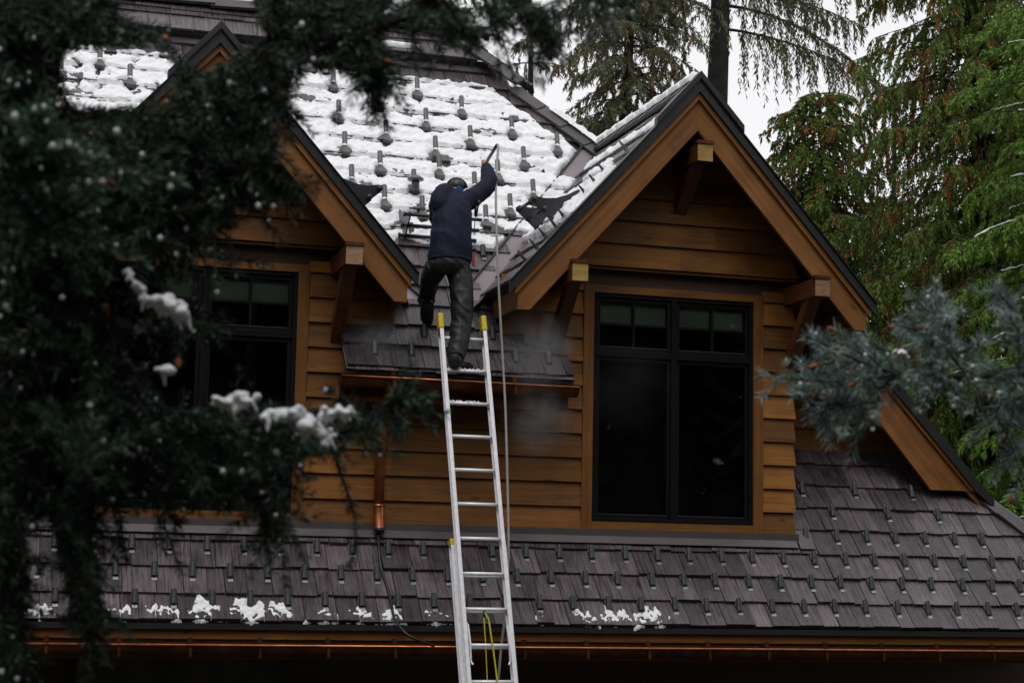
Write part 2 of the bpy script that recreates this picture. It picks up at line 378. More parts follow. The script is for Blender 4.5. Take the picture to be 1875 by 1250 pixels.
gutter('gutter', -.7, 11.3, YL-.06, ZL-.185, .082, house, M['copperdark'], M['copper'], [.62+.575*i for i in range(16)])

# ------------------------------------------------------------------ walls with lap siding
EXP = .2265
def siding(mb, xl, xr, z0, z1, y, zbase=.43, proud=0):
    """lapped boards between z0 and z1; xl/xr are callables of z"""
    k0 = math.floor((z0-zbase)/EXP); z = zbase+k0*EXP
    while z < z1-.01:
        a = max(z, z0); b = min(z+EXP+.012, z1+.0)
        if b-a > .02:
            x0 = xl(a) if callable(xl) else xl; x1 = xr(a) if callable(xr) else xr
            q0 = xl(b) if callable(xl) else xl; q1 = xr(b) if callable(xr) else xr
            xs = [x0]
            if x1-x0 > 1.9: xs.append(x0+rnd.uniform(.7, x1-x0-.7))
            xs.append(x1)
            ya = y-.036+.028*(a-z)/EXP-proud; yb = y-.006-proud
            for i in range(len(xs)-1):
                l, r_ = xs[i]+(.0015 if i else 0), xs[i+1]; m_ = .016 if (i == len(xs)-2 and abs(x1-7.6) < .01) else 0
                if r_-l < .01: continue
                lu = max(q0, min(l, q1)) if i else q0; ru = min(r_-m_*.3, q1) if i < len(xs)-2 else q1-m_*.3
                if ru-lu < .01: ru = lu = (lu+ru)/2
                mb.hexa([(l, ya, a), (r_+m_, ya, a), (r_+m_, y+.02-proud, a), (l, y+.02-proud, a), (lu, yb, b), (ru, yb, b), (ru, y+.02-proud, b), (lu, y+.02-proud, b)], (1, 0, 0))
        z += EXP
WIN = ((1.05, 2.70), (5.53, 7.165)); WZ = (.52, 2.68)
TRW = .105
mb = MB()
siding(mb, -.9, WIN[0][0]-TRW, .43, 2.8, YW)
siding(mb, WIN[0][1]+TRW, 3.6, .43, 2.8, YW)
siding(mb, 3.6, 4.62, .43, 1.72, YW)
siding(mb, 4.62, WIN[1][0]-TRW, .43, 2.8, YW)
siding(mb, WIN[1][1]+TRW, 7.6, .43, 2.8, YW)
for i, cx in enumerate(DX):      # upper gable siding, standing proud of the wall below
    top = lambda z, cx=cx: (ZR-.10-z)/T
    siding(mb, lambda z, cx=cx: cx-min(1.26, (ZR-.10-z)/T), lambda z, cx=cx: cx+min(1.26, (ZR-.10-z)/T), 2.90, ZR-.16, YW, 2.93-EXP*0, .07)
wall = mb.build('wall', M['siding'], house)
mb = MB()
for cx in DX:
    mb.prism([(cx-1.26, 2.905), (cx+1.26, 2.905), (cx+1.26, ZR-.12-1.26*T), (cx, ZR-.12), (cx-1.26, ZR-.12-1.26*T)], YW-.045, YW+.12)
    wx0, wx1 = WIN[DX.index(cx)]
    mb.box(wx0-TRW-.02, wx1+TRW+.02, YW+.0, YW+.12, WZ[1]+.08, 2.904)
    mb.box(cx-1.26, wx0+.03, YW+.021, YW+.12, .2, 2.9); mb.box(wx1-.03, cx+1.26, YW+.021, YW+.12, .2, 2.9); mb.box(wx0+.03, wx1-.03, YW+.021, YW+.12, .2, WZ[0]+.02)
mb.box(-.9, DX[0]-1.26, YW+.021, YW+.12, .2, 2.6)
mb.box(3.1, 5.08, YW+.021, YW+.12, .2, 1.75)
mb.box(7.49, 7.6, YW+.12, 17.0, .4, 3.0)
mb.box(3.10, 3.2, YW+.12, 17.6, 1.0, 3.0); mb.box(4.98, 5.08, YW+.12, 17.6, 1.0, 3.0)
mb.build('wall_core', M['darkwood'], house)
# cheek siding on the right side of the dormer (seen only from aside)
mb = MB(); z = .43
while z < 2.9:
    mb.hexa([(7.600, 16.02, z), (7.625, 16.02, z), (7.625, 17.0, z), (7.600, 17.0, z), (7.600, 16.02, z+EXP), (7.607, 16.02, z+EXP), (7.607, 17.0, z+EXP), (7.600, 17.0, z+EXP)], (0, 1, 0)); z += EXP
mb.build('cheek_siding', M['siding'], house)
# recessed wing wall
mb = MB(); siding(mb, 7.62, lambda z: 9.48-(z-1.36)/T-.12, 1.20, 3.3, 16.87, .43); mb.build('wing_siding', M['siding'], house)
mb = MB(); mb.prism([(7.5, .9), (9.7, .9), (7.5, 3.4)], 16.892, 17.1); mb.build('wing_wall_core', M['darkwood'], house)

def window(x0, x1, z0, z1, idx):
    y = YW-.012; fw = .036
    mb = MB()      # casing boards
    mb.box(x0-TRW, x0-.002, y-.028, y+.03, z0-.085, z1+.075, (0, 0, 1)); mb.box(x1+.002, x1+TRW, y-.028, y+.03, z0-.085, z1+.075, (0, 0, 1))
    mb.box(x0-.002, x1+.002, y-.026, y+.03, z1+.001, z1+.073); mb.box(x0-.002, x1+.002, y-.026, y+.03, z0-.083, z0-.001)
    tr = mb.build('window_casing', M['trim'], house, .003)
    mb = MB(); xm = (x0+x1)/2; zt = z0+(z1-z0)*.735
    mb.box(x0, x0+fw, y-.01, y+.09, z0, z1); mb.box(x1-fw, x1, y-.01, y+.09, z0, z1)
    mb.box(x0+fw, x1-fw, y-.01, y+.09, z1-fw, z1); mb.box(x0+fw, x1-fw, y-.01, y+.09, z0, z0+fw)
    mb.box(xm-.026, xm+.026, y-.008, y+.088, z0+fw, z1-fw)
    mb.box(x0+fw, xm-.026, y-.009, y+.088, zt-.03, zt+.03); mb.box(xm+.026, x1-fw, y-.009, y+.088, zt-.03, zt+.03)
    wn = mb.build('window', M['frame'], house, .003)
    for a, b in ((x0+fw, xm-.026), (xm+.026, x1-fw)):
        for za, zb, grid in ((z0+fw, zt-.03, 0), (zt+.03, z1-fw, 1)):
            mb = MB(); s_ = .037
            mb.box(a+.001, a+s_, y+.012, y+.07, za+.001, zb-.001); mb.box(b-s_, b-.001, y+.012, y+.07, za+.001, zb-.001)
            mb.box(a+s_, b-s_, y+.012, y+.07, za+.001, za+s_); mb.box(a+s_, b-s_, y+.012, y+.07, zb-s_, zb-.001)
            if grid:
                mb.box((a+b)/2-.011, (a+b)/2+.011, y+.016, y+.066, za+s_, zb-s_)
                zm = (za+zb)/2; mb.box(a+s_, (a+b)/2-.014, y+.018, y+.064, zm-.012, zm+.012); mb.box((a+b)/2+.014, b-s_, y+.018, y+.064, zm-.012, zm+.012)
            mb.build('sash', M['frame'], wn, .002)
            mb = MB(); mb.box(a+s_-.005, b-s_+.005, y+.040, y+.046, za+s_-.005, zb-s_+.005); mb.build('pane', M['glass'], wn)
            mb = MB(); mb.box(a+s_, b-s_, y+.014, y+.022, za+s_-.006, za+s_+.003); mb.build('sill_bead', M['guardlip'], wn)
        mb = MB(); zb_ = (zt+.03+z1-fw)/2
        mb.box(a+.02, b-.02, y+.075, y+.08, zb_+.01, z1-fw); mb.build('blind', M['blind'], wn)
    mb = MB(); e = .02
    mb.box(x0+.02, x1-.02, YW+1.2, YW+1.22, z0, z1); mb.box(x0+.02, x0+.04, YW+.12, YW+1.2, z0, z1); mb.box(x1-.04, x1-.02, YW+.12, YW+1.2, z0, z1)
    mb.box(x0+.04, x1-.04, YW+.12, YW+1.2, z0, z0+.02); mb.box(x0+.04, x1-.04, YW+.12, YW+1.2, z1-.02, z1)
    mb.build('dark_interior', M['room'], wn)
for i in (0, 1): window(*WIN[i], *WZ, i)

# ------------------------------------------------------------------ main roof (faces the camera)
OM = Vector((0, YE, ZE)); STOP = 5.18; SRDG = 5.74
hipx = lambda Y: 6.27+(18.17-Y)
VW = .11
def main_lim(s0, s1):
    Y = YE+(s0+s1)/2*C48; z = T*Y+CM
    r = hipx(Y)
    if z > ZR: return [(-1.6, r-.02)]
    # between the dormers, cut back from the valleys
    hw = (ZR-z)/T
    a, b = DX[0]+hw, DX[1]-hw
    if z < ZR-1.78*T: return [(3.10, 5.22)]
    res = []
    res.append((max(a+VW, 3.10), min(b-VW-.06, 5.22)))
    res.append((-1.6, DX[0]-hw-VW))
    if Y > 17.9: res.append((DX[1]+hw+VW, r-.02))
    return [q for q in res if q[1] > q[0]+.05]
mb = MB()
mrows = [(-.005+.2975*i, -.005+.2975*(i+1)) for i in range(17)]+[(5.05, 5.24)]
tiles(mb, OM, XV, UPV, NRM, mrows, main_lim, .14, .34, .040)
tiles(mb, OM-UPV*.012+NRM*.0, XV, UPV, NRM, [(-.03, .25)], lambda a, b: [(3.09, 5.23)], .14, .3, .02)
O2 = OM+NRM*.11
tiles(mb, O2, XV, UPV, NRM, [(STOP, STOP+.30), (STOP+.29, STOP+.40), (STOP+.40, SRDG)], lambda a, b: [(-1.6, hipx(YE+(a+b)/2*C48)+.05)], .2, .42, .03)
mainr = mb.build('main_roof', M['shingle'], house)
mb = MB()
# deck (a slab) and back slope
def slab(mb, pts, th, n): 
    n = Vector(n); mb.add([Vector(p)-n*th for p in pts]+[Vector(p) for p in pts], [tuple(range(len(pts)-1, -1, -1)), tuple(range(len(pts), 2*len(pts)))]+[(i, (i+1) % len(pts), (i+1) % len(pts)+len(pts), i+len(pts)) for i in range(len(pts))])
YR = YE+SRDG*C48; ZRG = ZE+SRDG*S48
PM = lambda x, s: OM+XV*x+UPV*s
slab(mb, [PM(3.1, .02), PM(5.22, .02), PM(5.22, 1.2), PM(6.9, 2.9), PM(hipx(YR-1.5), (YR-1.5-YE)/C48), PM(hipx(YR), SRDG), PM(-1.7, SRDG), PM(-1.7, 1.2), PM(3.1, 1.2)], .05, NRM)
slab(mb, [(-1.7, YR, ZRG), (hipx(YR), YR, ZRG), (hipx(YR), YR+2.5, ZRG-2.5*T), (-1.7, YR+2.5, ZRG-2.5*T)], .05, (0, S48, C48))
slab(mb, [(hipx(YR), YR, ZRG), (hipx(YR-2.0), YR-2.0, ZRG-2.0*T), (hipx(YR-2.0), YR+2.5, ZRG-2.0*T), (hipx(YR)+.0, YR+2.5, ZRG)], .05, (S48, 0, C48))
mb.obox(O2+UPV*((STOP+SRDG)/2)+XV*1.4-NRM*.03, XV, UPV, NRM, 6.2, SRDG-STOP-.02, .05)
mb.build('roof_deck', M['deck'], mainr)
mb = MB()            # dark metal lip under the raised top tier
mb.obox(O2+UPV*(STOP-.005)+XV*((-1.6+hipx(YE+STOP*C48)+.05)/2)-NRM*.055, XV, UPV, NRM, hipx(YE+STOP*C48)+1.65, .02, .10)
mb.build('tier_flashing', M['darkmetal'], mainr)
mb = MB(); mb.obox(OM+UPV*5.12+XV*((-1.6+hipx(YE+5.1*C48))/2)+NRM*.035, XV, UPV, NRM, hipx(YE+5.1*C48)+1.6, .13, .01)
mb.build('apron_flashing', M['cap'], mainr)
mb = MB()            # ridge caps
x = -1.5; k = 0
while x < hipx(YR)+.02:
    for sgn in (-1, 1):
        n_ = Vector((0, sgn*S48, C48)); b_ = Vector((0, sgn*C48, -S48))
        O_ = Vector((x+.27, YR-.08, ZRG+.13+.018*math.sin(k*1.3)))
        mb.obox(O_+b_*.07+n_*.02+Vector((0, 0, .012)), (Vector((1, 0, .035))).normalized(), b_, n_, .58, .15, .035, XV)
    x += .53; k += 1
rcap = mb.build('ridge_cap', M['cap'], mainr)
mb = MB()            # hip caps down the right hip, main roof
d = Vector((1, -1, -T)).normalized(); p0 = Vector((hipx(YR), YR, ZRG)); s = .02; k = 0
while s < 3.45:
    up = .055+(.11 if s < .66*1.3 else 0)
    for sd in (0, 1):
        nn = NRM if sd == 0 else Vector((S48, 0, C48)); b_ = Vector((-1, 0, 0)) if sd == 0 else Vector((0, 1, 0)); b_ = (b_-d*b_.dot(d)).normalized()
        dd = (d+Vector((0, 0, .05))).normalized()
        mb.obox(p0+d*(s+.2)+b_*.075+nn*(up-.0), dd, b_, nn, .43, .155, .03, d)
    s += .375; k += 1
mb.build('hip_cap', M['cap'], mainr)
# mid eave between the dormers
mb = MB(); mb.box(3.10, 5.22, YE-.015, YE+.1, ZE-.055, ZE-.008); mb.build('drip_edge', M['darkmetal'], house)
mb = MB(); mb.box(3.13, 5.19, YE+.02, YE+.06, ZE-.15, ZE-.057); mb.build('fascia', M['trim'], house, .003)
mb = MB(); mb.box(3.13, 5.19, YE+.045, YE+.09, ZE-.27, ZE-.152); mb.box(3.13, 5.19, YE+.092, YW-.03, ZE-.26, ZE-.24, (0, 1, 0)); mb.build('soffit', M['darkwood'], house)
gutter('gutter', 3.03, 5.23, YE-.075, ZE-.10, .085, house, M['copperdark'], M['copper'], [3.5, 4.62])
mb = MB(); mb.box(3.06, 5.09, YE+.03, YE+.10, ZE-.30, ZE-.16); mb.build('gutter_backing', M['copperdark'], house)
# copper downspout
mb = MB(); dx, dy = 3.485, 15.90
mb.tube([(dx, YE+.0, ZE-.18), (dx, YE+.02, ZE-.30), (dx, dy-.05, ZE-.46), (dx, dy, ZE-.60), (dx, dy, .60)], .046, 14)
ds = mb.build('downspout', M['copper'], house)
mb = MB(); mb.tube([(dx, dy, .60), (dx, dy-.01, .50), (dx, dy-.05, .39)], .049, 14, False); mb.tube([(dx, dy, .615), (dx, dy, .592)], .053, 14)
mb.build('downspout_elbow', M['copper'], ds)
mb = MB(); mb.tube([(dx, dy, 1.19), (dx, dy, 1.215)], .052, 14); mb.box(dx-.05, dx+.05, dy+.02, YW, 1.19, 1.215); mb.build('pipe_clamp', M['copperdark'], ds)
mb = MB(); mb.tube([(dx, dy-.045, .395), (dx, dy-.058, .36)], .047, 14); mb.build('leaf_strainer', M['black'], ds)

# ------------------------------------------------------------------ dormer roofs
def dormer(cx, idx):
    HWO = 1.80; HW = 1.74
    # shingled slopes
    mb = MB(); yback = (ZR-CM)/T
    for sgn in (-1, 1):
        b_ = Vector((-sgn*C48, 0, S48)); n_ = Vector((sgn*S48, 0, C48)); a_ = Vector((0, 1, 0))
        zlow = ZR-HWO*T; O_ = Vector((cx+sgn*HWO, 0, zlow)); Ls = HWO/C48
        def lim(s0, s1):
            z = zlow+(s0+s1)/2*S48; yv = (z-CM)/T
            return [(YB+.0, max(yv-VW*.9, YB+.3))]
        rows = rows_of(.0, Ls-.02, .2975)
        tiles(mb, O_+n_*.0, a_, b_, n_, rows, lim, .14, .32, .036)
    rf = mb.build('dormer_roof', M['shingle'], house)
    # deck
    mb = MB()
    for sgn in (-1, 1):
        b_ = Vector((-sgn*C48, 0, S48)); n_ = Vector((sgn*S48, 0, C48)); zl = ZR-HWO*T
        pts = [Vector((cx+sgn*HWO, YB, zl)), Vector((cx, YB, ZR)), Vector((cx, yback, ZR)), Vector((cx+sgn*HWO, (zl-CM)/T+.02, zl))]
        if sgn > 0: pts = pts[::-1]
        slab(mb, pts, .05, n_)
    mb.build('roof_deck', M['darkwood'], rf)
    # dark rake metal
    mb = MB()
    for sgn in (-1, 1):
        e = HWO+.03
        mb.prism([(cx, ZR+.045), (cx+sgn*e, ZR+.045-e*T), (cx+sgn*e, ZR-.085-e*T+.02), (cx, ZR-.065)], YB-.055, YB-.018)
        mb.prism([(cx, ZR+.055), (cx+sgn*e, ZR+.055-e*T), (cx+sgn*e, ZR+.046-e*T), (cx, ZR+.046)], YB-.075, YB+.06)
        mb.prism([(cx, ZR+.125), (cx+sgn*.44, ZR+.125-.44*T), (cx+sgn*.44, ZR+.058-.44*T), (cx, ZR+.058)], YB-.085, YB-.01)
    mb.build('rake_flashing', M['darkmetal'], rf)
    # barge board and its upper trim
    for sgn in (-1, 1):
        mb = MB(); top = ZR-.105; hh = .33
        mb.prism([(cx, top), (cx+sgn*HW, top-HW*T), (cx+sgn*HW, top-HW*T-.20), (cx+sgn*(HW-.118), top-(HW-.118)*T-hh), (cx, top-hh)], YB, YB+.045, (sgn*C48, 0, -S48))
        bb = mb.build('barge_board', M['barge'], house, .004)
        mb = MB(); top = ZR-.066; e = HW+.03
        mb.prism([(cx, top), (cx+sgn*e, top-e*T), (cx+sgn*e, top-e*T-.075), (cx, top-.075)], YB-.03, YB-.001, (sgn*C48, 0, -S48))
        mb.build('barge_trim', M['barge'], bb, .003)
        # eave fascia running back and sloping soffit
        mb = MB(); xe = cx+sgn*(HW-.0)
        mb.box(min(xe, xe-sgn*.04), max(xe, xe-sgn*.04), YB+.05, YW+.5, ZR-.105-HW*T-.19, ZR-.09-HW*T, (0, 1, 0))
        mb.build('eave_fascia', M['barge'], house)
    # ridge caps
    mb = MB(); y = YB-.07; k = 0
    ybk = yback+.05
    while y < ybk:
        for sgn in (-1, 1):
            n_ = Vector((sgn*S48, 0, C48)); b_ = Vector((sgn*C48, 0, -S48)); a_ = Vector((0, 1, -.05)).normalized()
            ln = .36 if k else .30; wdt = .17 if k else .44
            mb.obox(Vector((cx, y+ln/2, ZR+.085))+b_*(wdt/2-.01), a_, b_, n_, ln, wdt, .034, a_)
        y += .30 if k else .26; k += 1
    mb.build('ridge_cap', M['cap'], rf)
    # valley metal, open strips both sides
    for sgn in (-1, 1):
        mb = MB(); z0 = ZR-HWO*T; y0 = (z0-CM)/T; 
        vb = Vector((cx+sgn*HWO, y0, z0)); vt = Vector((cx, yback, ZR)); vd = (vt-vb).normalized()
        n1 = NRM; n2 = Vector((sgn*S48, 0, C48))
        b1 = (XV*sgn); b1 = (b1-vd*b1.dot(vd)).normalized(); b2 = Vector((0, -1, 0)); b2 = (b2-vd*b2.dot(vd)).normalized()
        ext = vd*.0
        w1, w2 = .17, .12
        for b_, n_, w_ in ((b1, n1, w1), (b2, n2, w2)):
            q0, q1 = vb-vd*.25+n_*.020, vt-vd*.02+n_*.020
            slab(mb, ([q0, q1, q1+b_*w_, q0+b_*w_] if (q1-q0).cross(b_).dot(n_) > 0 else [q0+b_*w_, q1+b_*w_, q1, q0]), .006, n_)
        mb.build('valley_flashing', M['valley'], rf)
        mb = MB(); q0, q1 = vb-vd*.25, vt-vd*.1
        mb.beam(q0+b1*.175+NRM*.038, q1+b1*.175+NRM*.038, .012, .03, NRM); mb.build('valley_rib', M['darkmetal'], rf)
    return rf
dr = [dormer(DX[0], 0), dormer(DX[1], 1)]

def bracket(x, zc, zfoot, endmat, xf=None, bw=.155, bh=.172):
    mb = MB(); y0 = 15.29
    mb.box(x-bw/2, x+bw/2, y0, YW+.0, zc-bh/2, zc+bh/2, (0, 1, 0))
    br = mb.build('bracket', M['brace'], house, .006)
    mb = MB(); mb.box(x-bw/2+.003, x+bw/2-.003, y0-.006, y0-.001, zc-bh/2+.003, zc+bh/2-.003); mb.build('beam_end', endmat, br)
    mb = MB(); mb.box(x-bw/2-.006, x+bw/2+.006, y0-.012, YB-.058, zc+bh/2, zc+bh/2+.028)
    mb.box(x-bw/2-.012, x+bw/2+.012, y0-.018, YB-.058, zc+bh/2-.004, zc+bh/2+.006); mb.build('copper_cap', M['copperdark'], br)
    xf = x if xf is None else xf
    mb = MB(); w2 = .062; zt = zc-bh/2; dpt = .15
    # brace: from under the beam near its end back down to the wall
    p = [(15.44, zt), (15.44+dpt, zt), (YW-.03, zfoot+.16), (YW-.03, zfoot)]
    vs = [(x-w2, y, z) for y, z in p]+[(x+w2, y, z) for y, z in p]
    mb.add(vs, [(0, 1, 2, 3), (7, 6, 5, 4), (0, 4, 5, 1), (1, 5, 6, 2), (2, 6, 7, 3), (3, 7, 4, 0)], (0, .5, -.8))
    mb.build('brace', M['brace'], br, .006)
for i, cx in enumerate(DX):
    bracket(cx+.03, 3.955, 3.42, M['endgrain_y'])
    bracket(cx-1.185, 2.745, 2.13, M['endgrain_y'])
    bracket(cx+1.23, 2.755, 2.05, M['endgrain_p'])

# ------------------------------------------------------------------ right wing: lower rake behind the dormer
mb = MB(); YWG = 16.35
PW = lambda x, o=0: 1.36-(x-9.48)*T*.965+o
mb.prism([(7.45, PW(7.45, -.10)), (9.86, PW(9.86, -.10)), (9.86, PW(9.86, -.17)), (9.70, .945), (9.30, .945), (7.45, PW(7.45, -.46))], YWG, YWG+.045, (C48, 0, -S48)); wb = mb.build('barge_board', M['barge'], house, .004)
mb = MB(); mb.prism([(7.45, PW(7.45, -.07)), (9.82, PW(9.82, -.07)), (9.74, .95), (7.45, PW(7.45, -.16))], YWG-.03, YWG-.001, (C48, 0, -S48)); mb.build('barge_trim', M['barge'], wb, .003)
mb = MB(); mb.prism([(7.45, PW(7.45, .05)), (9.99, PW(9.99, .05)), (9.99, PW(9.99, -.03)), (9.8, PW(9.8, -.085)), (7.45, PW(7.45, -.085))], YWG-.055, YWG-.032); mb.build('rake_flashing', M['darkmetal'], wb)
mb = MB(); tt = math.atan(T*.965); b_ = Vector((-math.cos(tt), 0, math.sin(tt))); n_ = Vector((math.sin(tt), 0, math.cos(tt)))
O_ = Vector((9.98, 0, PW(9.98)))
tiles(mb, O_, (0, 1, 0), b_, n_, rows_of(0, 3.6, .2975), lambda a, b: [(YWG-.03, 19.4)])
wr = mb.build('wing_roof', M['shingle'], house)
mb = MB(); mb.hexa([O_+Vector((0, YWG, 0))-n_*.05, O_+Vector((0, YWG, 0))-n_*.05+b_*3.6, O_+Vector((0, 19.4, 0))-n_*.05+b_*3.6, O_+Vector((0, 19.4, 0))-n_*.05,
    O_+Vector((0, YWG, 0)), O_+Vector((0, YWG, 0))+b_*3.6, O_+Vector((0, 19.4, 0))+b_*3.6, O_+Vector((0, 19.4, 0))]); mb.build('roof_deck', M['darkwood'], wr)

# ------------------------------------------------------------------ snow guards
def guard_mesh():
    mb = MB(); w_, h, k = .0275, .112, 8           # local: x across, z up-slope, y = -normal outwards
    # curved upright tab (half pipe), leaning, plus foot plate and lip
    ins = []; outs = []
    for zi in (0, 1):
        for i in range(k+1):
            a = math.pi*i/k; sc = 1.08 if zi == 0 else .92
            ins.append((math.cos(a)*w_*sc, -.016-math.sin(a)*.022-.050*(zi), .030+h*zi)); outs.append((math.cos(a)*(w_-.004)*sc, -.012-math.sin(a)*.018-.050*(zi), .030+h*zi))
    n = k+1; v = ins+outs; f = []
    for i in range(k): f += [(i, i+1, n+i+1, n+i), (2*n+i+1, 2*n+i, 3*n+i, 3*n+i+1), (n+i, n+i+1, 3*n+i+1, 3*n+i), (i+1, i, 2*n+i, 2*n+i+1)]
    mb.add(v, f, (0, 0, 1), .5)
    mb.hexa([(-.024, -.004, 0), (.024, -.004, 0), (.024, 0, 0), (-.024, 0, 0), (-.024, -.02, .16), (.024, -.02, .16), (.024, -.012, .16), (-.024, -.012, .16)], (0, 0, 1), .5)
    mb.box(-.022, .022, -.016, -.001, -.012, .026, (0, 0, 1), .5, 1)
    me = mb.build('snow_guard', [M['guard'], M['guardlip']]); return me
g0 = guard_mesh()
def guard_wedge():              # foot plate cleared of snow, for the snowy roof
    mb = MB(); mb.hexa([(-.035, -.062, -.045), (.05, -.062, -.06), (.05, 0, -.06), (-.035, 0, -.045), (-.022, -.070, .045), (.028, -.070, .045), (.028, 0, .045), (-.022, 0, .045)], (0, 0, 1), .5)
    w_, k = .027, 6; n = k+1
    v = [(math.cos(math.pi*i/k)*w_, -.085-math.sin(math.pi*i/k)*.022-.06*zi, .045+.115*zi) for zi in (0, 1) for i in range(n)]+[(math.cos(math.pi*i/k)*w_*.8, -.083-math.sin(math.pi*i/k)*.015-.06*zi, .045+.115*zi) for zi in (0, 1) for i in range(n)]
    f = []
    for i in range(k): f += [(i, i+1, n+i+1, n+i), (2*n+i+1, 2*n+i, 3*n+i, 3*n+i+1), (n+i, n+i+1, 3*n+i+1, 3*n+i), (i+1, i, 2*n+i, 2*n+i+1)]
    mb.add(v, f, (0, 0, 1), .5)
    return mb.build('snow_guard', [M['guard_s']])
M['guard_s'] = plain('wet_grey_guard', (.13, .12, .125), .4, .3, .5, .2, 30)
g1 = guard_wedge()
RG = Matrix((XV, -NRM, UPV)).transposed().to_4x4()
used0 = used1 = False; count = 0; overflow = []
main_g = [(3.44, 4.45), (4.37, 4.45), (3.91, 4.16), (4.83, 4.16), (3.43, 3.86), (4.38, 3.86), (5.34, 3.86), (3.90, 3.56), (4.83, 3.60), (5.79, 3.62), (3.44, 3.28), (4.40, 3.34), (5.35, 3.30),
          (3.77, 2.98), (4.39, 3.0), (5.03, 3.02), (3.44, 2.71), (4.08, 2.71), (4.73, 2.75), (5.34, 2.71), (3.75, 2.40), (4.11, 2.27), (5.04, 2.42), (4.76, 2.20),
          (1.0, 4.45), (1.3, 4.16), (.6, 4.16), (2.9, 4.45), (2.6, 4.16)]
bare_g = [(4.65, 1.66), (3.97, 1.93), (3.55, .42), (3.87, .40), (4.85, .38), (3.38, .12), (3.71, .12), (5.01, .12), (4.69, .12), (4.52, .42)]
low_g = []
for k in range(34):
    low_g += [(5.17+.3205*(k-15), .135), (5.34+.3205*(k-16), .44), (5.16+.3205*(k-15), .745)]
low_g = [q for q in low_g if .3 < q[0] < 10.2]
low_g += [(7.74+.3205*k, 1.05) for k in range(-0, 7)]+[(7.62, 1.38), (8.13, 1.38), (8.74, 1.38), (9.3, 1.38), (7.9, 1.68), (8.48, 1.68), (9.11, 1.68)]
low_g.sort(key=lambda q: -q[0])
lst = [(q, mainr, OM, 1) for q in main_g]+[(q, mainr, OM, 0) for q in bare_g]+[(q, low, OL, 0) for q in low_g]
def place(o, q, par, O_, hh=.016):
    o.parent = par; o.matrix_parent_inverse = Matrix.Identity(4)
    m = RG.copy(); m.translation = O_+XV*(q[0]+rnd.uniform(-.01, .01))+UPV*(q[1]+rnd.uniform(-.006, .006))+NRM*hh
    o.matrix_world = m; o.matrix_basis = m
for q, par, O_, kd in lst:
    src = g1 if kd else g0; first = (not used1) if kd else (not used0)
    if count >= 100: overflow.append((q, O_)); continue
    if first: o = src
    else: o = src.copy(); COL.objects.link(o)
    if kd: used1 = True
    else: used0 = True
    place(o, q, par, O_); count += 1
if overflow:
    V = []; Fc = []; mi = []
    me0 = g0.data
    for q, O_ in overflow:
        b_ = len(V); m = RG.copy(); m.translation = O_+XV*q[0]+UPV*q[1]+NRM*.016
        V += [tuple(m @ v.co) for v in me0.vertices]; Fc += [tuple(b_+i for i in p.vertices) for p in me0.polygons]; mi += [p.material_index for p in me0.polygons]
    me = bpy.data.meshes.new('snow_guard'); me.from_pydata(V, [], Fc); me.materials.append(M['guard']); me.materials.append(M['guardlip']); me.polygons.foreach_set('material_index', mi)
    o = bpy.data.objects.new('snow_guard', me); COL.objects.link(o); o.parent = low; o['kind'] = 'stuff'
# thin wire guards on the right dormer's left slope
b_l = Vector((C48, 0, S48)); n_l = Vector((-S48, 0, C48)); Odl = Vector((DX[1]-1.80, 0, ZR-1.80*T))
for (y, s) in ((15.56, .30), (15.50, .44), (15.62, .62), (15.56, .74), (15.60, .88), (15.62, 1.20), (15.6, 1.34), (15.6, 1.48), (15.75, 1.86)):
    mb = MB(); p = Odl+Vector((0, y, 0))+b_l*s+n_l*.03
    mb.beam(p+n_l*.0+Vector((0, .035, 0)), p+n_l*.115+b_l*.01, .022, .008, b_l); mb.beam(p+Vector((0, -.025, 0)), p+n_l*.115+b_l*.01, .022, .008, b_l)
    mb.build('wire_guard', M['guard'], dr[1])

# ------------------------------------------------------------------ pipe snow fences
def plate(mb, foot, up, out, th_dir, ln=.42, ht=.28):
    """tapering bracket plate: long foot on the roof, tall end carries three rails"""
    foot, up, out, t_ = map(Vector, (foot, up, out, th_dir))
    prof = [(-.025, 0), (-.03, .33), (-.01, .355), (.03, .345), (.09, .255), (.17, .18), (.28, .12), (.40, .08), (.40, 0)]
    a = [foot+up*u+out*v-t_*.007 for u, v in prof]; b = [foot+up*u+out*v+t_*.007 for u, v in prof]; n = len(prof)
    mb.add(a+b, [tuple(range(n)), tuple(range(2*n-1, n-1, -1))]+[(i, (i+1) % n, (i+1) % n+n, i+n) for i in range(n)])
RAILS = [(.0, .065), (.0, .19), (.0, .32)]
def fence(par, foot0, along, length, up, out, posts):
    along, up, out = Vector(along), Vector(up), Vector(out)
    fr = None
    for k, d_ in enumerate(posts):
        mb = MB(); plate(mb, Vector(foot0)+along*d_, up, out, along); o = mb.build('snow_fence_bracket', M['guard'], par)
    for u, v in RAILS:
        mb = MB(); p = Vector(foot0)+up*u+out*v; mb.tube([p-along*.04, p+along*(length+.04)], .0175, 10); mb.tube([p-along*.045, p-along*.03], .026, 10); mb.build('snow_fence_rail', M['guard'], par)
fence(mainr, OM+XV*3.86+UPV*1.90+NRM*.0, XV, .70, UPV, NRM, (.02, .60))
fence(dr[1], Odl+Vector((0, 16.06, 0))+b_l*.96+n_l*.0, (0, 1, 0), .52, b_l, n_l, (.02, .50))
b_r = Vector((-C48, 0, S48)); n_r = Vector((S48, 0, C48)); Odr = Vector((DX[0]+1.80, 0, ZR-1.80*T))
fence(dr[0], Odr+Vector((0, 15.60, 0))+b_r*.80+n_r*.0, (0, 1, 0), .50, b_r, n_r, (.02, .48))

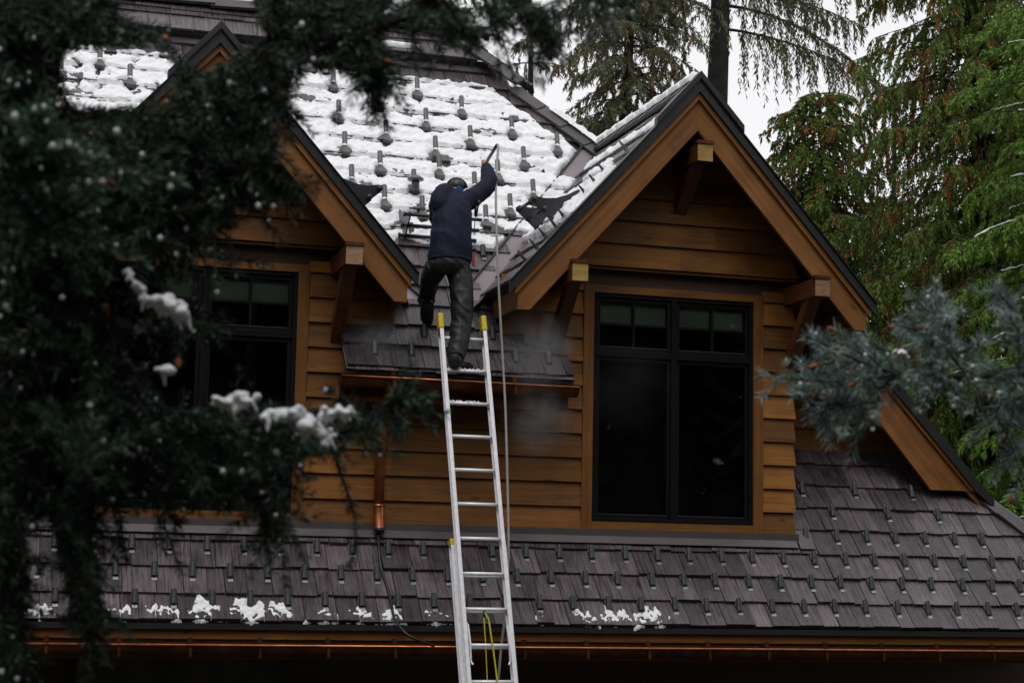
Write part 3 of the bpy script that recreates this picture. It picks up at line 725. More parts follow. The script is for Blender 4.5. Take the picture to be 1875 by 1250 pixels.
# roof vent hood in the snow
mb = MB(); p = OM+XV*4.08+UPV*2.62+NRM*.10
mb.tube([p, p+Vector((0, 0, .10))], .04, 12); mb.tube([p+Vector((0, 0, .10)), p+Vector((0, 0, .12)), p+Vector((0, 0, .15))], [.085, .08, .03], 14); mb.build('roof_vent', M['guard_s'], mainr)

# ------------------------------------------------------------------ snow on the roofs
def snow_sheet(O, a, b, n, u0, u1, v0, v1, hfun, res, name='roof_snow'):
    O, a, b, n = (np.array(Vector(q)) for q in (O, a, b, n))
    nu = int((u1-u0)/res)+1; nv = int((v1-v0)/res)+1
    U = np.linspace(u0, u1, nu); W = np.linspace(v0, v1, nv)
    H = np.array([[hfun(u, v) for u in U] for v in W])
    P = O+U[None, :, None]*a+W[:, None, None]*b+H[:, :, None]*n
    idx = np.arange(nu*nv).reshape(nv, nu)
    q = np.stack([idx[:-1, :-1], idx[:-1, 1:], idx[1:, 1:], idx[1:, :-1]], -1).reshape(-1, 4)
    mh = np.maximum.reduce([H[:-1, :-1], H[:-1, 1:], H[1:, 1:], H[1:, :-1]]).ravel()
    q = q[mh > .004]
    usedv = np.unique(q); mp = -np.ones(nu*nv, int); mp[usedv] = np.arange(len(usedv))
    return P.reshape(-1, 3)[usedv], mp[q]
def main_snow_h(x, s):
    Y = YE+s*C48; z = T*Y+CM
    f1 = fbm(x, s, 0, 4, 3.2); f2 = fbm(x+9, s, 3, 3, 14)
    edge = 1.0
    # bounds: ragged bottom, bare strip by the hip and under the top tier
    e = [(s-1.80-.10*fbm(x, 4, 0, 3, 4))/.06, (4.86+.10*fbm(x, 9, 0, 3, 3)-s)/.05, (hipx(Y)-.30+.10*fbm(s, 2, 0, 3, 2.5)-x)/.06]
    if z < ZR:
        hw = (ZR-z)/T
        e.append(max((DX[0]-hw-.05-x)/.05, (x-(DX[0]+hw+.04))/.05))
        e.append(((DX[1]-hw)-(.24 if (z > 4.18 or z < 3.42) else -.05)-.05*fbm(s, 7, 0, 2, 5)-x)/.05)
    m = min(e)
    if m <= 0: return -.02+max(m, -1)*.02
    m = min(m, 1)
    k = ((s+.005)/.2975); fr = k-math.floor(k)                 # 0 at the butt of each course
    j = fbm(x, math.floor(k)*3.1, 7, 3, 4.5)
    h = .036+.020*f1+.020*f2+.010*fbm(x, s, 8, 2, 30)
    fr2 = (fr+.10*j) % 1.0
    h += .018*(1-fr2)                      # rolls over each butt
    crack = math.exp(-((fr2-.93)/.05)**2)*max(0, .42+1.5*j+.9*f2)    # broken gaps just above the next butt
    h -= .10*crack
    if f1 < -.60: h -= .16*(-f1-.60)
    ho = fbm(x*1.0, s, 21, 3, 7); 
    ht = .85-.18*max(0, 3.7-x)
    if ho > ht: h -= .35*(ho-ht)
    for gx, gs in main_g:
        if abs(x-gx) < .12 and -.14 < s-gs < .2:
            h -= .11*math.exp(-((x-gx-.01)/.042)**2-((s-gs-.01)/.075)**2)
    tk = .0405*(1-fr)+.006
    return (h*m) if h*m > .0 else -.01
P1, Q1 = snow_sheet(OM, XV, UPV, NRM, -1.5, 6.1, 1.7, 5.05, main_snow_h, .022)
sn = build_np('roof_snow', P1, Q1, None, M['snow'], None, True)
tag(sn, 'lumpy wet snow lying over the shingles of the main roof between the dormers', 'snow', None, 'stuff')
def dsnow_h(yy, s):
    x = DX[1]-1.80+s*C48; z = ZR-1.80*T+s*S48; yv = (z-CM)/T
    full = min(1, (s-.84-.06*fbm(yy, 1, 0, 2, 6))/.05, (1.58+.05*fbm(yy, 5, 0, 2, 7)-s)/.05)
    st1 = min(1, (s-1.66)/.03, (1.86+.04*fbm(yy, 3, 0, 2, 9)-s)/.03, (yy-16.0)/.05, (16.7-yy)/.05)
    st2 = min(1, (s-2.12)/.03, (2.30-s)/.04, (yy-15.6)/.05, (17.9-yy)/.05)*.8
    lo = min(1, (s-.15)/.05, (.84-s)/.03, (15.50+.10*fbm(s, 2, 0, 2, 7)-yy)/.03)*.35
    bands = max(full, st1, st2, lo, 0)
    m = min(1, (yv-(.16 if s > 1.6 or s < .9 else .0)-yy)/.05, (yy-YB-.03)/.04)
    h = (.062+.022*fbm(yy, s, 2, 4, 5)+.015*fbm(yy, s, 9, 2, 16))*bands-.015-.03*max(0, fbm(yy, s, 5, 2, 9)-.2)
    return h*m if m > 0 and h > 0 else -.01
P2, Q2 = snow_sheet(Odl+n_l*.02, (0, 1, 0), b_l, n_l, YB, 18.2, .2, 2.6, dsnow_h, .02)
o = build_np('dormer_snow', P2, Q2, None, M['snow'], None, True)
tag(o, 'strips of snow on the left slope of the right dormer roof', 'snow', None, 'stuff')
# snow on ridge and hip caps
def snow_pad(p, a, b, n, la, lb, h, seed, res=.02, name='snow_cap'):
    def hf(u, v):
        e = min(1, (1-abs(u/(la/2)))*5, (1-abs(v/(lb/2)))*2.6)
        return (h*(.75+.5*fbm(u+seed, v, seed, 3, 9)))*math.sqrt(max(e, 0))+(.006 if e > 0 else -.01)+(.35*h*min(0, fbm(u+seed*3, v, 4, 2, 12)))
    return snow_sheet(Vector(p), a, b, n, -la/2, la/2, -lb/2, lb/2, hf, res)
Ps, Qs, off = [], [], 0
def acc(PQ):
    global off
    Ps.append(PQ[0]); Qs.append(PQ[1]+off); off += len(PQ[0])
d = Vector((1, -1, -T)).normalized(); bb_ = (Vector((-1, 0, 0))-d*Vector((-1, 0, 0)).dot(d)).normalized(); nh = (NRM+Vector((S48, 0, C48))).normalized(); bh_ = nh.cross(d).normalized()
for i, s in enumerate([.10, .45, 1.62, 1.98, 2.36, 2.72, 3.10]):
    up = .085+(.11 if s < .85 else 0); acc(snow_pad(p0+d*(s+.2)+nh*up, d, bh_, nh, .36, .13, .035, i+1))
x = 2.9
while x < hipx(YR)-.1:
    acc(snow_pad(Vector((x+.27, YR-.11, ZRG+.185)), XV, (0, 1, 0), (0, 0, 1), .5, .11, .03, x)); x += .53
for i, y in enumerate(np.arange(15.42, 18.3, .30)):
    acc(snow_pad(Vector((DX[1]-.035, y+.15, ZR+.105)), (0, 1, 0), b_l, n_l, .28, .12, .03, i+20))
acc(snow_pad(O2+XV*4.0+UPV*(STOP+.12)+NRM*.035, XV, UPV, NRM, 1.0, .09, .03, 55))
acc(snow_pad(Vector((9.93, 16.5, .985)), d, bh_, nh, .25, .1, .03, 77))
o = build_np('ridge_snow', np.concatenate(Ps), np.concatenate(Qs), None, M['snow'], None, True)
tag(o, 'thin snow caps along the ridge and hip tiles of the roof', 'snow', None, 'stuff')
# patches left along the lower eave
def patch(x0, x1, s1, name_label, seed):
    def hf(u, v):
        c_ = (u-(x0+x1)/2)/((x1-x0)/2); top = s1*(1-.55*c_*c_)+.11*fbm(u+seed, 0, 0, 3, 13)
        e = min((1-abs(c_)**1.5)*4, (top-v)/.03, (v-.004+.05*fbm(u, seed, 1, 3, 9))/.02)
        h = .025+.017*fbm(u+seed, v, 2, 4, 22)
        if fbm(u*1.2+seed, v, 6, 3, 19) > .62: h -= .04
        return h*min(1, e) if e > 0 and h > 0 else -.01
    P_, Q_ = snow_sheet(OL+NRM*.008, XV, UPV, NRM, x0-.03, x1+.03, -.05, s1+.09, hf, .010)
    if len(Q_) < 5: return
    o = build_np('snow_patch', P_, Q_, None, M['snow'], None, True)
    tag(o, name_label, 'snow patch', 'snow patches along the lower eave')
patches = [(.45, .68, .09, 'small snow patch at the far left end of the lower eave'),
 (1.08, 1.32, .07, 'thin snow patch on the lower eave under hanging spruce twigs'),
 (1.42, 1.68, .11, 'rounded snow patch just left of the tallest clump on the lower eave'),
 (1.76, 2.02, .17, 'snow clump drooping over the edge of the lower eave'),
 (2.10, 2.40, .18, 'largest snow clump on the lower eave left of the cable'),
 (2.42, 2.62, .14, 'snow clump touching the right side of the largest clump on the eave'),
 (2.75, 3.05, .07, 'low flat snow patch on the eave under the downspout side'),
 (3.10, 3.34, .09, 'ragged snow patch left of the black cable'),
 (3.42, 3.60, .10, 'compact snow patch right beside the black cable'),
 (3.80, 4.0, .08, 'snow patch between the black cable and the ladder'),
 (4.80, 4.92, .05, 'tiny snow crumb on the eave just right of the ladder'),
 (5.13, 5.36, .09, 'pale ragged snow patch on the eave right of the ladder'),
 (5.40, 5.68, .12, 'diagonal snow patch under the right dormer window corner'),
 (5.72, 6.06, .13, 'rightmost snow patch of the lower eave')]
for i, pt in enumerate(patches): patch(pt[0]-.03, pt[1]+.03, pt[2]*1.25+.05, pt[3], i*3.7)

# ------------------------------------------------------------------ ground
mb_n = 60; gx = np.linspace(-150, 150, mb_n*2+1); gy = np.linspace(-60, 240, mb_n*2+1)
def gz(x, y):
    t_ = min(1, max(0, (y-3)/8)); t_ = t_*t_*(3-2*t_); return -1.65+(FZ+1.65)*t_+(.03*max(0, y-40))
GV = [(x, y, gz(x, y)) for y in gy for x in gx]; nn_ = len(gx)
GQ = [(j*nn_+i, j*nn_+i+1, (j+1)*nn_+i+1, (j+1)*nn_+i) for j in range(len(gy)-1) for i in range(nn_-1)]
o = build_np('ground', GV, GQ, None, M['ground'], None, True); o['kind'] = 'structure'

# ------------------------------------------------------------------ extension ladder
def LP(x, z, off=0):        # point in the ladder's leaning plane (x measured at z = 2.27, plane leans and tilts)
    return Vector((x-.033*(z-2.268)+0, 15.38+.27*(z-2.268)+off, z))
lad = empty('ladder', LP(4.07, FZ), 'tall aluminium extension ladder with yellow end caps leaning on the copper eave gutter', 'ladder')
LD = (LP(4.07, 2.0)-LP(4.07, 1.0)).normalized(); LX = Vector((1, 0, .0)); LX = (LX-LD*LX.dot(LD)).normalized(); LN = LX.cross(LD)   # LN points away from the climber side (+Y)
if LN.y < 0: LN = -LN
def rail(x, z0, z1, off, name, sgn):
    mb = MB(); a, b = LP(x, z0, off), LP(x, z1, off)
    # widen slightly towards the bottom is perspective only: rails are parallel
    c = (a+b)/2; L_ = (b-a).length; d_ = (b-a).normalized(); xx = (XV-d_*d_.x).normalized(); nn = xx.cross(d_)
    mb.obox(c, d_, xx, nn, L_, .004, .068, d_)
    mb.obox(c-nn*.034, d_, xx, nn, L_, .034, .006, d_); mb.obox(c+nn*.034, d_, xx, nn, L_, .034, .006, d_)
    o = mb.build(name, M['alu'], lad, .001); return o, nn
HWL = .198
for sx in (-1, 1):
    o, nn = rail(4.074+sx*HWL, -1.9, 2.20, 0, 'rail', sx)
    rail(4.074+sx*(HWL+.030), FZ+.02, .245, .085, 'rail', sx)
    mb = MB(); p = LP(4.074+sx*HWL, 2.22); d_ = LD
    mb.obox(p, d_, XV, LN, .15, .050, .088); c_ = mb.build('end_cap', M['yellow'], lad, .014)
    mb = MB(); mb.obox(LP(4.074+sx*HWL, 2.115)-LN*.0+XV*-.018, d_, XV, LN, .035, .004, .05); mb.build('red_mark', M['redmark'], lad)
    mb = MB(); mb.obox(LP(4.074+sx*(HWL+.030), .27, .085), d_, XV, LN, .06, .04, .078); mb.build('end_cap', M['yellow'], lad, .01)
z = 2.075; zs = []
while z > -1.9:
    zs.append(z); z -= .2945
for z in zs:
    mb = MB(); mb.tube([LP(4.074-HWL, z), LP(4.074+HWL, z)], .0165, 10); mb.build('rung', M['alu'], lad)
z = zs[7]-.02
while z > FZ+.1:
    mb = MB(); mb.tube([LP(4.074-HWL-.03, z, .085), LP(4.074+HWL+.03, z, .085)], .0165, 10); mb.build('rung', M['alu'], lad); z -= .2945
# rung locks and pulley on the lowest visible rungs
zl = -.575
for sx in (-1, 1):
    mb = MB(); x = 4.074+sx*(HWL-.028)
    mb.beam(LP(x, zl+.17, -.02), LP(x+.006, zl+.0, -.028), .014, .02); mb.beam(LP(x+.006, zl, -.028), LP(x+.004, zl-.13, -.012), .014, .014); mb.beam(LP(x, zl+.17, -.02), LP(x+sx*.03, zl+.175, 0), .014, .03)
    mb.beam(LP(x+.004, zl-.13, -.012), LP(x-.016*sx, zl-.155, -.03), .014, .012)
    mb.build('rung_lock', M['alu'], lad, .002)
mb = MB(); zp = -.29; mb.tube([LP(4.06, zp, -.005), LP(4.06, zp-.05, -.006)], .012, 8); mb.build('pulley', M['guard'], lad)
mb = MB()
mb.tube([LP(4.055, zp-.04), LP(4.05, zp-.25, -.004), LP(4.035, -.9, -.01), LP(4.01, -1.8, 0), LP(3.99, -2.6, .01)], .0045, 6)
mb.tube([LP(4.064, zp-.02, -.012), LP(4.088, zp-.07, -.02), LP(4.105, -.62, -.03), LP(4.118, -.9, -.03), LP(4.14, -1.8, -.02), LP(4.15, -2.6, -.01)], .0075, 8)
mb.build('pull_rope', M['rope'], lad)
# wet snow crumbs on two rungs
for z, a0, a1 in ((zs[1], -.16, .17), (zs[2], -.18, .10)):
    bm = bmesh.new()
    for k in range(26):
        c = LP(4.074+rnd.uniform(a0, a1), z)+Vector((0, rnd.uniform(-.012, .008), .017)); m_ = Matrix.Translation(c) @ Matrix.Scale(rnd.uniform(.5, 1.3), 4)
        bmesh.ops.create_icosphere(bm, subdivisions=1, radius=.009, matrix=m_)
    me = bpy.data.meshes.new('rung_snow'); bm.to_mesh(me); bm.free(); me.materials.append(M['snow']); o = bpy.data.objects.new('rung_snow', me); COL.objects.link(o)
    tag(o, 'crumbly snow on the ladder rung %s' % ('under the boot' if z == zs[1] else 'just below the gutter'), 'snow', 'snow crumbs on ladder rungs')

# ------------------------------------------------------------------ the worker
def curve_pts(P, n):
    P = [Vector(p) for p in P]; out = []
    for i in range(len(P)-1):
        p0 = P[max(i-1, 0)]; p1 = P[i]; p2 = P[i+1]; p3 = P[min(i+2, len(P)-1)]
        for k in range(n):
            t = k/n; out.append(.5*((2*p1)+(-p0+p2)*t+(2*p0-5*p1+4*p2-p3)*t*t+(-p0+3*p1-3*p2+p3)*t**3))
    out.append(P[-1]); return out
def loft(mb, P, RA, RB, side=XV, k=18, n=4):
    """P centres, RA radius along side, RB radius across"""
    C_ = curve_pts(P, n); A = [v.x for v in curve_pts([(a, 0, 0) for a in RA], n)]; B = [v.x for v in curve_pts([(b, 0, 0) for b in RB], n)]
    vs = []; m = len(C_)
    for i, c in enumerate(C_):
        d = (C_[min(i+1, m-1)]-C_[max(i-1, 0)]).normalized(); s_ = (side-d*side.dot(d)).normalized(); q = d.cross(s_)
        for j in range(k):
            a = 2*math.pi*j/k; vs.append(c+s_*math.cos(a)*A[i]+q*math.sin(a)*B[i])
    fs = [(i*k+j, i*k+(j+1) % k, (i+1)*k+(j+1) % k, (i+1)*k+j) for i in range(m-1) for j in range(k)]
    fs += [tuple(range(k-1, -1, -1)), tuple(range((m-1)*k, m*k))]
    mb.add(vs, fs, (0, 0, 1), .5, True)
def remesh_obj(mb, name, mat, parent, voxel, smooth, disp=None):
    o = mb.build(name, mat, None)
    r_ = o.modifiers.new('r', 'REMESH'); r_.mode = 'VOXEL'; r_.voxel_size = voxel; r_.use_smooth_shade = True
    s_ = o.modifiers.new('s', 'SMOOTH'); s_.factor = .5; s_.iterations = smooth
    dg = bpy.context.evaluated_depsgraph_get(); dg.update(); me = bpy.data.meshes.new_from_object(o.evaluated_get(dg))
    old = o.data; o.modifiers.clear(); o.data = me; me.name = name; bpy.data.meshes.remove(old)
    if disp:
        no = [v.normal.copy() for v in me.vertices]
        for v, nrm in zip(me.vertices, no): v.co += nrm*disp(v.co, nrm)
    me.materials.clear(); me.materials.append(mat)
    for p in me.polygons: p.use_smooth = True
    return hook(o, parent)
feet = at(835, 672, 15.27)
per = empty('person', feet, 'worker in navy hooded jacket and wet black trousers standing on the ladder, arm raised', 'person')
A_ = at
hipc = A_(822, 482, 15.46)
J = dict(pel=hipc, sp1=A_(825, 445, 15.50), sp2=A_(827, 405, 15.57), chest=A_(829, 378, 15.64), neck=A_(830, 362, 15.70), headb=A_(834, 354, 15.76),
    shR=A_(852, 370, 15.66), elR=A_(894, 339, 15.80), wrR=A_(889, 305, 15.98), shL=A_(804, 374, 15.64), elL=A_(802, 402, 15.88), wrL=A_(815, 388, 16.08),
    hR=A_(842, 492, 15.45), knR=A_(846, 570, 15.36), anR=A_(835, 652, 15.24), hL=A_(800, 490, 15.47), knL=A_(781, 546, 15.90), anL=A_(783, 563, 15.80))
def skin_body():
    vs = []; es = []; rs = []
    def v(p, r, par=None):
        vs.append(Vector(p)); rs.append(r); i = len(vs)-1
        if par is not None: es.append((par, i))
        return i
    pel = v(J['pel'], .12); s1 = v(J['sp1'], .115, pel); s2 = v(J['sp2'], .125, s1); ch = v(J['chest'], .12, s2); nk = v(J['neck'], .055, ch)
    hb = v(J['headb'], .070, nk); ht = v(J['headb']+Vector((.01, .03, .075)), .085, hb); tp = v(J['headb']+Vector((.012, .02, .125)), .055, ht)
    jaw = v(J['headb']+Vector((.03, .085, .01)), .035, hb)
    for sh, el, wr, key in (('shR', 'elR', 'wrR', 1), ('shL', 'elL', 'wrL', 0)):
        a = v(J[sh], .055, ch); b = v(J[el], .042, a); c = v(J[wr], .028, b)
        d_ = (J[wr]-J[el]).normalized()
        if key: d_ = (d_*.8+Vector((.1, .25, .3))).normalized()
        side = d_.cross(Vector((0, 0, 1))).normalized() if abs(d_.z) < .9 else Vector((1, 0, 0))
        nrm = side.cross(d_)
        palm = v(J[wr]+d_*.05, .032, c)
        base = J[wr]+d_*.075
        for f in range(4):
            off = (f-1.5)*.018; ln = (.034, .04, .037, .03)[f]
            p1 = v(base+side*off+d_*.012, .0095, palm); p2 = v(base+side*off+d_*(.012+ln*.8)-nrm*.012, .0088, p1); p3 = v(base+side*off+d_*(.012+ln*.6)-nrm*.038, .0082, p2); v(base+side*off+d_*(.010)-nrm*.042, .0075, p3)
        t1 = v(J[wr]+d_*.035+side*.034-nrm*.01, .011, palm); t2 = v(J[wr]+d_*.065+side*.040-nrm*.03, .010, t1); v(J[wr]+d_*.085+side*.020-nrm*.042, .009, t2)
    for h, kn, an, toe in (('hR', 'knR', 'anR', A_(858, 668, 15.42)), ('hL', 'knL', 'anL', A_(783, 588, 16.0))):
        a = v(J[h], .075, pel); b = v(J[kn], .052, a); c = v(J[an], .034, b); v(J[an].lerp(toe, .55)+Vector((0, 0, .01)), .022, c)
    me = bpy.data.meshes.new('body'); me.from_pydata(vs, es, []); o = bpy.data.objects.new('body', me); COL.objects.link(o)
    sk = o.modifiers.new('skin', 'SKIN')
    for i, r in enumerate(rs): me.skin_vertices[0].data[i].radius = (r, r)
    me.skin_vertices[0].data[0].use_root = True
    sb = o.modifiers.new('sub', 'SUBSURF'); sb.levels = 2; sb.render_levels = 2
    dg = bpy.context.evaluated_depsgraph_get(); dg.update(); m2 = bpy.data.meshes.new_from_object(o.evaluated_get(dg))
    o.modifiers.clear(); o.data = m2; m2.materials.clear(); m2.materials.append(M['skin']); m2.name = 'body'
    for p in m2.polygons: p.use_smooth = True
    return hook(o, per)
body = bpy.data.meshes.new('x')
_t = bpy.data.objects.new('x', body)
bpy.data.objects.remove(_t); bpy.data.meshes.remove(body)
def ensure_skin():
    return skin_body()
try: ensure_skin()
except Exception as ex: print('SKIN', ex)
def fold(sc, amp, ax=(1, 1, .35)):
    def f(p, n):
        q = Vector((p.x*ax[0], p.y*ax[1], p.z*ax[2]))*sc
        a = mnoise.noise(q+Vector((3, 1, 7))); b = mnoise.noise(q*2.3+Vector((9, 4, 2)))
        return amp*(1.1-2.6*abs(a))+amp*.45*(1-2.4*abs(b))
    return f
# jacket
mb = MB()
loft(mb, [A_(823, 480, 15.46), A_(824, 462, 15.47), A_(826, 435, 15.49), A_(827, 405, 15.55), A_(828, 380, 15.62), A_(829, 364, 15.68), A_(830, 354, 15.72)],
     [.196, .200, .190, .180, .178, .125, .075], [.155, .155, .15, .148, .130, .10, .07])
loft(mb, [J['shR']+Vector((-.05, 0, -.02)), J['shR'], (J['shR']+J['elR'])/2+Vector((0, 0, -.012)), J['elR'], (J['elR']+J['wrR'])/2+Vector((.014, 0, 0)), J['wrR']+Vector((0, 0, -.0))],
     [.09, .098, .080, .078, .072, .046], [.10, .10, .082, .078, .070, .046], Vector((0, 1, 0)))
loft(mb, [J['shL']+Vector((.05, 0, -.02)), J['shL'], (J['shL']+J['elL'])/2, J['elL'], J['wrL']], [.09, .092, .08, .075, .05], [.10, .09, .08, .072, .05])
loft(mb, [A_(823, 374, 15.60), A_(812, 381, 15.54), A_(806, 370, 15.55), A_(810, 354, 15.60), A_(819, 345, 15.66), A_(826, 347, 15.70)], [.04, .078, .088, .080, .055, .03], [.03, .055, .066, .062, .05, .03])
def jfold(p, n):
    u = p.x*.55+p.z*.83; v = p.x*.83-p.z*.55
    a = mnoise.noise(Vector((v*3.5, p.y*4, u*8))); b = mnoise.noise(Vector((p.x*22+4, p.y*14, p.z*6))); c = mnoise.noise(p*26)
    return .0065*(.9-2.6*abs(a))+.0035*(.8-2.2*abs(b))+.001*c
jk = remesh_obj(mb, 'jacket', M['jacket'], per, .0095, 3, jfold)
mb = MB(); loft(mb, [A_(823, 480, 15.46), A_(823, 474, 15.463)], [.201, .203], [.160, .162]); remesh_obj(mb, 'jacket_hem', M['jacket'], per, .008, 2)
# trousers
mb = MB()
loft(mb, [A_(823, 470, 15.46), A_(822, 485, 15.46), A_(821, 502, 15.47)], [.17, .188, .175], [.14, .15, .12])
loft(mb, [A_(838, 490, 15.46), A_(844, 520, 15.43), A_(846, 560, 15.37), A_(845, 590, 15.35), A_(840, 625, 15.30), A_(834, 654, 15.255)], [.105, .106, .098, .092, .088, .076], [.12, .11, .10, .095, .09, .08])
loft(mb, [A_(800, 488, 15.47), A_(791, 505, 15.58), A_(785, 525, 15.76), A_(781, 545, 15.90)], [.10, .092, .078, .072], [.11, .10, .085, .075])
loft(mb, [A_(780, 542, 15.90), A_(781, 552, 15.88), A_(783, 563, 15.82)], [.074, .074, .058], [.075, .075, .06])
def tfold(p, n):
    a = mnoise.noise(Vector((p.x*8, p.y*7, p.z*11+p.x*9))); b = mnoise.noise(Vector((p.x*18+4, p.y*14, p.z*5)))
    return .0065*(.9-2.4*abs(a))+.004*(.8-2.2*abs(b))
remesh_obj(mb, 'trousers', M['pants'], per, .0095, 3, tfold)
# boots
mb = MB()
loft(mb, [A_(834, 648, 15.25), A_(833, 660, 15.245), A_(834, 668, 15.26)], [.060, .060, .052], [.062, .066, .06])
loft(mb, [A_(829, 668, 15.20), A_(840, 668, 15.28), A_(853, 669, 15.38), A_(862, 671, 15.45)], [.036, .045, .045, .028], [.030, .036, .030, .02], Vector((.8, -.6, 0)))
remesh_obj(mb, 'boot', M['boot'], per, .009, 3, fold(14, .003))
mb = MB()
loft(mb, [A_(783, 556, 15.84), A_(782, 566, 15.84), A_(782, 580, 15.92), A_(783, 592, 16.0)], [.055, .062, .060, .045], [.06, .05, .042, .03])
loft(mb, [A_(772, 549, 15.90), A_(768, 547, 15.90)], [.04, .025], [.04, .025])
remesh_obj(mb, 'boot', M['boot'], per, .009, 3, fold(14, .003))
# headwear: dark cap, blue ear cup with strap
hb = J['headb']+Vector((.012, .02, .055))
mb = MB(); loft(mb, [hb+Vector((0, 0, -.01)), hb+Vector((0, 0, .03)), hb+Vector((0, 0, .065)), hb+Vector((0, 0, .082))], [.088, .085, .064, .02], [.100, .096, .072, .02]); remesh_obj(mb, 'cap', M['black'], per, .008, 2)
mb = MB(); e = A_(841, 347, 15.66); loft(mb, [e, e+Vector((0, .03, 0))], [.034, .034], [.036, .036]); remesh_obj(mb, 'ear_cup', M['blue'], per, .006, 2)
mb = MB(); mb.tube([hb+Vector((math.cos(a)*.096-.0, -.02, .0+math.sin(a)*.088)) for a in np.linspace(0, math.pi, 14)], .009, 8); mb.build('headband', M['black'], per)
mb = MB(); e = A_(850, 352, 15.72); loft(mb, [e, e+Vector((0, .03, 0))], [.016, .016], [.022, .022]); remesh_obj(mb, 'pale_face_disc', M['alu'], per, .006, 2)  # small pale disc at the side of the face
mb = MB(); mb.beam(A_(866, 462, 15.52), A_(867, 488, 15.5), .03, .012); mb.build('strap', M['strapred'], per)
# tool hanging at the chest side
tool = MB(); tool.tube([A_(876, 367, 15.62), A_(877, 372, 15.62), A_(874, 377, 15.62)], .016, 10); tool.tube([A_(875, 374, 15.62), A_(872, 385, 15.62), A_(871, 396, 15.62)], [.012, .020, .013], 10)
tool.tube([A_(871, 396, 15.62), A_(869, 412, 15.63), A_(868, 430, 15.66)], .004, 6)
o = tool.build('rope_clip', M['black']); tag(o, 'black clip and strap hanging beside the worker under his raised arm', 'clip')

# ------------------------------------------------------------------ steam wand and hose
wd = MB(); wp = curve_pts([A_(889, 303, 15.95), A_(893, 293, 16.0), A_(901, 280, 16.02), A_(907, 270, 16.02), A_(911, 264, 16.0)], 4)
wd.tube(wp, [.012]*4+[.015]*(len(wp)-6)+[.011, .010], 10)
o = wd.build('hose_wand', M['black']); tag(o, 'short black curved wand gripped in the worker\'s raised hand', 'wand')
hs_ = MB(); HP = [(911, 264, 16.0), (912, 272, 15.98), (910, 300, 15.9), (908, 350, 15.74), (909, 410, 15.60), (911, 480, 15.48), (915, 560, 15.40), (920, 650, 15.36), (925, 740, 15.28), (928, 840, 15.16), (930, 930, 15.06), (931, 1000, 14.99), (929, 1060, 14.95), (925, 1124, 14.92), (918, 1180, 14.90), (912, 1250, 14.88), (905, 1330, 14.86), (900, 1500, 14.84)]
hs_.tube(curve_pts([A_(*p) for p in HP], 5), .0115, 8)
o = hs_.build('hose', M['hose']); tag(o, 'grey hose hanging straight down from the raised wand past the ladder\'s right rail', 'hose')
cb = MB(); CP = [(dx, dy-.055, .38)]; 
CP = [A_(692, 978, 15.84), A_(694, 1010, 15.70), A_(698, 1040, 15.62)]+[A_(x, y, Y) for x, y, Y in ((708, 1070, 15.50), (716, 1100, 15.38), (722, 1130, 15.24), (742, 1158, 15.10), (768, 1172, 15.06), (795, 1182, 15.08))]
cb.tube(curve_pts(CP, 5), .012, 7); o = cb.build('heat_cable', M['cable']); tag(o, 'black cable running from the copper downspout over the lower shingles to the gutter', 'cable')

